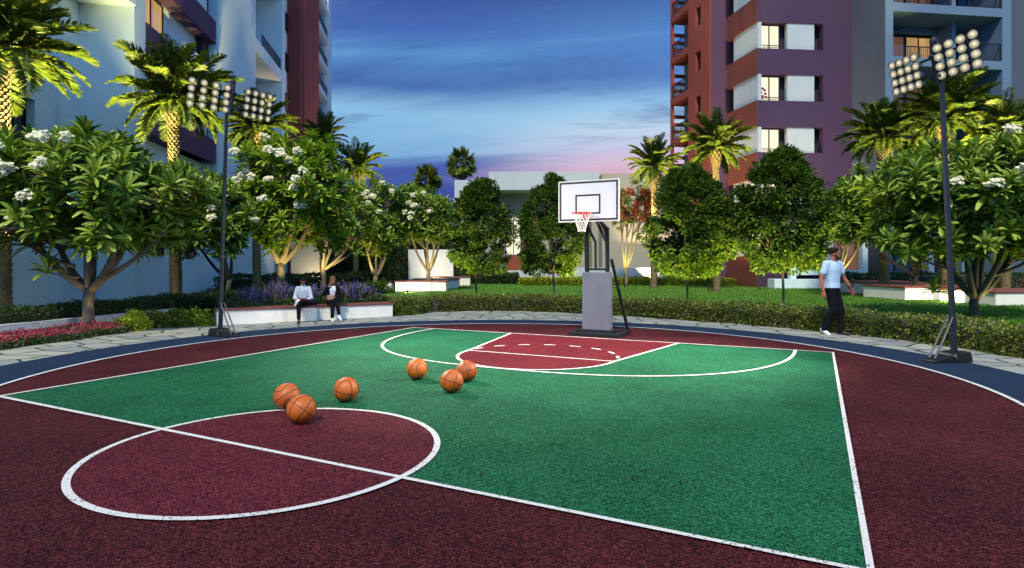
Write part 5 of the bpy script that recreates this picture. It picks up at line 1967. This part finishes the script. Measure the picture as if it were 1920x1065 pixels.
# ------------------------------------------------------------------ hedges and beds
def hedge(name, label, cat, path, width, h, z0, n, leaf_m, ls, seed, group=None, wob=0.12, core=True, shift=0.0):
    """leafy strip along a path; the path is the front edge, the body lies to its left side"""
    rg = np.random.default_rng(seed)
    P_ = np.array([(p_[0], p_[1]) for p_ in path], float)
    seg = np.linalg.norm(np.diff(P_, axis=0), axis=1)
    cum = np.concatenate([[0], np.cumsum(seg)])
    T = cum[-1]

    def pos_at(s_, d_):
        x_ = np.interp(s_, cum, P_[:, 0])
        y_ = np.interp(s_, cum, P_[:, 1])
        e = 0.05
        tx = np.interp(s_ + e, cum, P_[:, 0]) - np.interp(s_ - e, cum, P_[:, 0])
        ty = np.interp(s_ + e, cum, P_[:, 1]) - np.interp(s_ - e, cum, P_[:, 1])
        l_ = np.hypot(tx, ty) + 1e-9
        return x_ - ty / l_ * d_, y_ + tx / l_ * d_

    t = thing(name, label, cat, (P_[0, 0], P_[0, 1], z0), 0, group)
    org = np.array([P_[0, 0], P_[0, 1], 0])
    s = rg.random(n) * T
    c = rg.random(n)
    topf = c < 0.45
    front = (c >= 0.45) & (c < 0.86)
    d = np.where(topf, rg.random(n) * width, np.where(front, 0, width))
    z = np.where(topf, h, rg.random(n) * h)
    endf = rg.random(n) < min(0.25, 1.2 * width / (T + 2 * width) * 0.5)
    side_ = rg.random(n) < 0.5
    d = np.where(endf, rg.random(n) * width, d)
    s = np.where(endf, np.where(side_, 0.0, T) + rg.normal(0, 0.03, n), s)
    z = np.where(endf, rg.random(n) * h, z)
    lump = h * wob * (np.sin(s * 3.1 + seed) * 0.5 + np.sin(s * 7.7 + d * 5 + seed) * 0.35 + np.sin(s * 17 + d * 11) * 0.25)
    z = np.where(topf, z + lump, z * (1 + lump / h * 0.6))
    d = d + rg.normal(0, 0.035, n) + 0.05 * np.sin(s * 5 + seed) * front
    z = np.maximum(0.01, z + rg.normal(0, 0.028, n))
    x_, y_ = pos_at(s, d)
    pos = np.c_[x_, y_, z + z0] - np.array([org[0], org[1], z0])
    xo, yo = pos_at(s, d - 0.5)
    xi, yi = pos_at(s, d)
    outw = np.c_[xo - xi, yo - yi, np.zeros(n)] * 2 * np.where(topf, 0.0, np.where(front, 1.0, -1.0))[:, None] + UP * np.where(topf, 1.0, 0.35)[:, None]
    dr = unit(outw + rg.normal(0, 0.75, (n, 3)))
    L = ls * (0.7 + 0.6 * rg.random(n))
    V, F = leaves(LEAF_SMALL, pos, dr, rand_dirs(rg, n) + UP * 0.5, L, L * 0.52)
    np_mesh('foliage', V, F, M[leaf_m], t)
    if core:
        b = MB((org[0], org[1], z0))
        m = max(2, int(T / 0.5))
        ss = np.linspace(0.16, T - 0.16, m)
        fx, fy = pos_at(ss, np.full(m, 0.05))
        bx, by = pos_at(ss, np.full(m, width - 0.05))
        vs_ = [(fx[i], fy[i], z0) for i in range(m)] + [(bx[i], by[i], z0) for i in range(m)]
        hh = [z0 + h * 0.86] * m
        vs_ += [(fx[i], fy[i], hh[i]) for i in range(m)] + [(bx[i], by[i], hh[i]) for i in range(m)]
        fs = []
        for i in range(m - 1):
            fs += [(i, i + 1, 2 * m + i + 1, 2 * m + i), (2 * m + i, 2 * m + i + 1, 3 * m + i + 1, 3 * m + i), (3 * m + i, 3 * m + i + 1, m + i + 1, m + i)]
        fs += [(0, 2 * m, 3 * m, m), (m - 1, 2 * m - 1, 4 * m - 1, 3 * m - 1)]
        b.add(vs_, fs)
        b.build('inner_twigs', M['bark_dark'], t)
    return t


hp_ = [(-3.05, 16.75), (-2.3, 17.9), (-1.2, 18.25), (0, 18.26), (1.0, 17.95), (1.97, 17.38), (3.2, 16.5), (4.32, 15.46), (5.4, 14.45), (6.34, 13.3), (6.95, 12.4), (7.40, 11.5), (7.75, 10.3), (7.95, 9.0), (8.05, 7.0), (8.0, 5.0)]
hedge('hedge', 'long low flecked hedge curving between the stone path and the lawn', 'hedge', hp_, 1.0, 0.39, 0.0, 54000, 'hedge_leaf', 0.062, 1)
hedge('hedge', 'dark clipped hedge along the foot of the left tower', 'hedge', [(-11.35, 8.6), (-10.22, 12.0), (-9.54, 14.3), (-9.08, 16.2), (-8.75, 18.2)], 0.85, 0.44, 0.02, 24000, 'dark_hedge_leaf', 0.060, 2)
hedge('hedge', 'yellow green strip hedge across the far edge of the lawn', 'hedge', [(0.5, 37.6), (9.0, 37.6), (17.5, 35.8)], 1.4, 0.36, 0.0, 17000, 'lime_leaf_lit', 0.12, 3)
hedge('hedge', 'dark strip hedge left of the lawn behind the leftmost round trees', 'hedge', [(-4.2, 39.6), (0.4, 39.6)], 1.6, 0.62, 0.0, 6000, 'dark_hedge_leaf', 0.12, 4)
hedge('hedge', 'dark hedge behind the forked trees in front of the left tower', 'hedge', [(-12.5, 27.0), (-9.5, 31.0), (-6.9, 33.5)], 1.4, 0.75, 0.0, 9000, 'dark_hedge_leaf', 0.10, 5)
hedge('hedge', 'tall dark hedge in deep shade between the left tower and the screen wall', 'hedge', [(-11.2, 36.2), (-6.6, 37.2)], 1.4, 2.3, 0.0, 12000, 'dark_hedge_leaf', 0.14, 6)
hedge('hedge', 'tall dark hedge standing behind the pale screen wall', 'hedge', [(-10.5, 42.5), (-3.2, 42.5)], 1.4, 3.1, 0.0, 15000, 'dark_hedge_leaf', 0.16, 12, wob=0.2)
hedge('hedge', 'dark hedge at the foot of the balcony block behind the right planters', 'hedge', [(16.8, 31.2), (20.0, 30.8), (27.0, 31.0)], 1.0, 0.8, 0.0, 8000, 'dark_hedge_leaf', 0.10, 7)
hedge('hedge', 'low mixed green planting behind the seat wall', 'hedge', [(-6.95, 14.62), (-5.3, 15.62), (-3.45, 16.85)], 1.5, 0.40, 0.0, 19000, 'dark_hedge_leaf', 0.06, 8, wob=0.3)
hedge('hedge', 'dark planting strip from the mast to the second palm trunk', 'hedge', [(-8.9, 16.4), (-8.0, 17.6), (-7.0, 18.8), (-5.6, 19.6)], 1.5, 0.48, 0.0, 17000, 'dark_hedge_leaf', 0.07, 9, wob=0.25)

hedge('flower_bed', 'crimson pink flower bed around the trunk of the big left tree', 'flower bed', [(-10.25, 8.3), (-8.80, 10.2), (-8.55, 11.2), (-8.32, 12.3), (-8.25, 13.2)], 1.10, 0.10, 0.0, 30000, 'pink_petal', 0.045, 10, wob=0.5, core=False)
hedge('ground_cover', 'dark green leaves edging the pink flower bed', 'ground cover', [(-10.15, 8.2), (-8.70, 10.1), (-8.45, 11.1), (-8.22, 12.2), (-8.1, 13.3)], 1.15, 0.09, 0.0, 12000, 'dark_hedge_leaf', 0.05, 11, wob=0.4, core=True)


def shrub(label, u, Yp, w, h, leaf_m, n, ls, seed, dep=None, group='low shrubs beside the stone path'):
    rg = np.random.default_rng(seed)
    t = thing('shrub', label, 'shrub', (X_at(u, Yp), Yp, 0), 0, group)
    nc = 26
    d = rand_dirs(rg, nc)
    d[:, 2] = np.abs(d[:, 2])
    cs = d * np.array([w / 2, (dep or w * 0.6) / 2, h * 0.80]) * (0.55 + 0.40 * rg.random((nc, 1)))
    st = MB()
    for c in cs:
        st.tube([(0.3 * c[0], 0.3 * c[1], 0), tuple(c * 0.6 + np.array([0, 0, 0.02])), tuple(c)], [0.010, 0.008, 0.004], 5)
    st.build('stem', M['bark_dull'], t)
    k = rg.integers(0, nc, n)
    dd = rand_dirs(rg, n)
    pos = cs[k] + dd * (0.13 * (w / 0.7) ** 0.5) * rg.random((n, 1)) ** 0.4
    pos[:, 2] = np.maximum(0.015, pos[:, 2])
    L = ls * (0.7 + 0.6 * rg.random(n))
    V, F = leaves(LEAF_SMALL, pos, unit(dd + UP * 0.6 + rg.normal(0, 0.3, dd.shape)), rand_dirs(rg, n) + UP, L, L * 0.6)
    np_mesh('foliage', V, F, M[leaf_m], t)
    return t


shrub('bright lime shrub at the path edge right of the pink bed', 243, 13.15, 0.80, 0.46, 'lime_leaf_lit', 2400, 0.062, 1)
shrub('olive shrub beside the lime one, in front of the tall palm trunk', 292, 13.75, 0.85, 0.42, 'olive_leaf', 2800, 0.058, 2)
shrub('yellow green shrub next to the left end of the seat wall', 372, 14.2, 0.95, 0.45, 'lime_leaf_lit', 2600, 0.056, 3)
shrub('loose olive shrub in the middle of the row left of the seat wall', 333, 14.0, 0.85, 0.44, 'olive_leaf', 2600, 0.056, 4)
shrub('small yellow shrub behind the seated man', 548, 15.9, 0.55, 0.55, 'lime_leaf_lit', 1300, 0.055, 5)
shrub('yellow flecked shrub between the seat wall and the first round tree', 748, 17.0, 1.0, 0.48, 'olive_leaf', 3000, 0.060, 6)
shrub('olive shrub behind the right end of the seat wall', 790, 18.3, 1.2, 0.52, 'olive_leaf', 3000, 0.062, 7)
shrub('yellow shrub with pink tips at the foot of the dense flowering tree', 708, 28.6, 1.5, 0.75, 'lime_leaf_lit', 1800, 0.09, 8)


def lavender(label, u, Yp, w, h, n, seed):
    rg = np.random.default_rng(seed)
    t = thing('lavender_clump', label, 'lavender', (X_at(u, Yp), Yp, 0), 0, 'purple lavender clumps behind the seat wall')
    r_ = np.sqrt(rg.random(n)) * w / 2
    a = rg.random(n) * 6.283
    bx, by = r_ * np.cos(a) * 0.7, r_ * np.sin(a) * 0.5
    lean = np.c_[r_ * np.cos(a) * 0.55 / h, r_ * np.sin(a) * 0.4 / h, np.ones(n)] + np.c_[rg.normal(0, 0.06, (n, 2)), np.zeros(n)]
    hh = h * (0.72 + 0.30 * rg.random(n)) * (1 - 0.25 * (r_ / (w / 2)) ** 2)
    base = np.c_[bx, by, np.zeros(n)]
    V1, F1 = leaves(LEAF_STRIP, base, lean, rand_dirs(rg, n), hh, np.full(n, 0.012))
    m = 1800
    k = rg.integers(0, n, m)
    dd = rand_dirs(rg, m)
    V2, F2 = leaves(LEAF_STRIP, base[k] + unit(lean)[k] * (hh[k] * 0.45 * rg.random(m))[:, None], unit(dd + UP * 1.6), dd, 0.10 + 0.08 * rg.random(m), np.full(m, 0.018))
    V, F = cat_vf([(V1, F1), (V2, F2)])
    np_mesh('stems', V, F, M['olive_leaf'], t)
    q = 26
    f = np.tile(np.linspace(0.46, 1.0, q), n)
    pos = np.repeat(base, q, 0) + unit(np.repeat(lean, q, 0)) * (np.repeat(hh, q) * f)[:, None]
    dd = rand_dirs(rg, n * q)
    L = 0.032 * (1.15 - 0.55 * (f - 0.4)) * (0.8 + 0.4 * rg.random(n * q))
    V, F = leaves(LEAF_SMALL, pos, unit(dd + UP * 0.8), rand_dirs(rg, n * q), L, L * 0.8)
    np_mesh('flower_spikes', V, F, M['purple_petal'], t)
    return t


lavender('purple lavender clump farthest left, beside the mast', 474, 15.75, 0.66, 0.90, 110, 1)
lavender('tall purple lavender clump under the light green flowering tree', 520, 16.2, 0.85, 1.05, 150, 2)
lavender('loose purple lavender between the seated man and the seated woman', 597, 16.7, 0.6, 0.95, 85, 3)
lavender('broad purple lavender clump right behind the seated woman', 656, 17.0, 0.95, 1.02, 160, 4)
lavender('low purple lavender at the right end of the seat wall', 692, 17.3, 0.55, 0.85, 80, 5)

# ------------------------------------------------------------------ lamps of the place
def spot(name, loc, target, power, col, angle=100, blend=0.9, size=0.05, parent=None):
    l_ = bpy.data.lights.new(name, 'SPOT')
    l_.energy = power
    l_.color = col
    l_.spot_size = R(angle)
    l_.spot_blend = blend
    l_.shadow_soft_size = size
    o_ = bpy.data.objects.new(name, l_)
    o_.location = loc
    o_.rotation_euler = (Vector(target) - Vector(loc)).to_track_quat('-Z', 'Y').to_euler()
    C.objects.link(o_)
    return o_


# the floodlight banks
FLC = (1.0, 0.93, 0.80)
tc_ = ct(-3.6, 9.0)
for (b_, bd) in ((Vector(LT0), Vector((0.577, 0.817, 0))), (Vector(RT0), Vector((0.2, -0.98, 0)))):
    for s_ in (-0.45, 0.55):
        p_ = b_ + bd * s_ + Vector((0, 0, 0.25)) + (Vector((tc_.x, tc_.y, 0)) - Vector((b_.x, b_.y, 0))).normalized() * 0.30
        spot('floodlight_beam', p_, (tc_.x, tc_.y, 0), FLOOD_W, FLC, 74, 1.0, 0.30)

up_proto = [None]


def uplight(x, y, target, power, col=(1.0, 0.80, 0.34), angle=95, z=0.0):
    if up_proto[0] is None:
        t = thing('ground_uplight', 'small black garden uplight standing in the planting below a lit tree or wall', 'garden light', (x, y, z), 0, 'garden uplights in the planting')
        b_ = MB()
        b_.tube([(0, 0, -0.66), (0, 0, 0.06), (0, 0, 0.061), (0, 0, 0.13)], [0.018, 0.018, 0.045, 0.055], 14, True)
        b_.build('housing', M['black_steel'], t)
        b_ = MB()
        b_.tube([(0, 0, 0.132), (0, 0, 0.136)], [0.046, 0.046], 14, True)
        b_.build('lens', M['uplens'], t)
        up_proto[0] = t
    else:
        t = copy_tree(up_proto[0])
        t.location = (x, y, z)
    spot('uplight_beam', (x, y, z + 0.17), target, power, col, angle, 0.8, 0.05)


YEL = (1.0, 0.82, 0.30)
WARM = (1.0, 0.74, 0.42)
for (u, Yt, u0, u1) in ((892, 20.2, 842, 962), (1038, 20.0, 972, 1096), (1288, 18.6, 1213, 1368), (1468, 17.3, 1386, 1548)):
    xx_ = X_at(u, Yt)
    for sx in (-0.75, 0.75):
        uplight(xx_ + sx * 1.25, Yt - 1.0, (xx_ + sx * 0.7, Yt, 2.7), UP_W * 2.5, YEL, 86)
# palms
for (u, Yp, dx, dy, k, z_) in ((2, 15.5, 1.5, -0.6, 18.0, 6.9), (328, 19.5, -0.5, -1.6, 15.0, 6.6), (482, 27.0, 1.4, -0.9, 11.0, 7.3), (668, 36.0, 1.3, -1.1, 6.0, 7.0),
                              (1226, 33.0, -1.2, -1.1, 9.0, 6.8), (1343, 30.0, -0.8, -1.3, 11.0, 7.0), (1656, 27.4, 0.3, -1.4, 7.0, 7.0), (1772, 26.0, -1.0, -1.4, 12.0, 7.6), (1886, 24.6, -0.6, -1.6, 12.0, 6.9)):
    xx_ = X_at(u, Yp)
    uplight(xx_ + dx, Yp + dy, (xx_ + dx * 0.10, Yp + dy * 0.10, z_), UP_W * k * 2.4, YEL, 48, 0.0 if u in (2, 328) else 0.60)
# forked trees
for (u, Yp, dx, dy, k) in ((165, 13.3, 0.45, -0.40, 0.75), (527, 20.0, 0.45, -0.9, 0.75), (607, 26.0, 0.1, -0.9, 0.8), (703, 30.0, -0.4, -0.9, 0.6), (803, 31.0, 0.3, -0.9, 0.6),
                           (1174, 36.0, -0.3, -1.2, 2.2), (1570, 28.0, 0.3, -0.7, 0.8), (1826, 16.2, 0.55, -0.30, 0.45)):
    xx_ = X_at(u, Yp)
    uplight(xx_ + dx, Yp + dy, (xx_ - dx * 0.2, Yp + 0.1, 2.6), UP_W * k * 0.6, YEL, 95, -0.10 if u in (165, 1826) else 0.55)
# building washes
uplight(12.6, 31.0, (16.0, 34.9, 5.6), UP_W * 12.0, WARM, 62)
uplight(10.8, 33.6, (13.6, 36.5, 9.0), UP_W * 7.0, (1.0, 0.62, 0.30), 100)
uplight(8.6, 39.0, (11.9, 41.5, 9.0), UP_W * 11.0, (1.0, 0.66, 0.34), 110)
uplight(-12.2, 46.5, (-15.6, 48.8, 12.0), UP_W * 14.0, (1.0, 0.62, 0.34), 80)
uplight(-4.9, 36.3, (-4.7, 38.0, 1.4), UP_W * 0.55, (1.0, 0.70, 0.42), 130, 0.6)
uplight(7.6, 38.5, (8.0, 41.4, 5.0), UP_W * 0.4, (1.0, 0.80, 0.50), 120)
uplight(-12.6, 38.6, (-13.4, 40.2, 2.0), UP_W * 0.7, (1.0, 0.82, 0.52), 120)
# path and planter washes
for (x_, y_, tx, ty) in ((15.6, 21.6, 16.2, 23.3), (19.5, 18.9, 19.8, 20.6), (16.8, 25.6, 17.0, 27.3), (-4.9, 28.6, -4.8, 30.2)):
    uplight(x_, y_, (tx, ty, 0.35), UP_W * 0.5, (1.0, 0.84, 0.66), 140, -0.012)
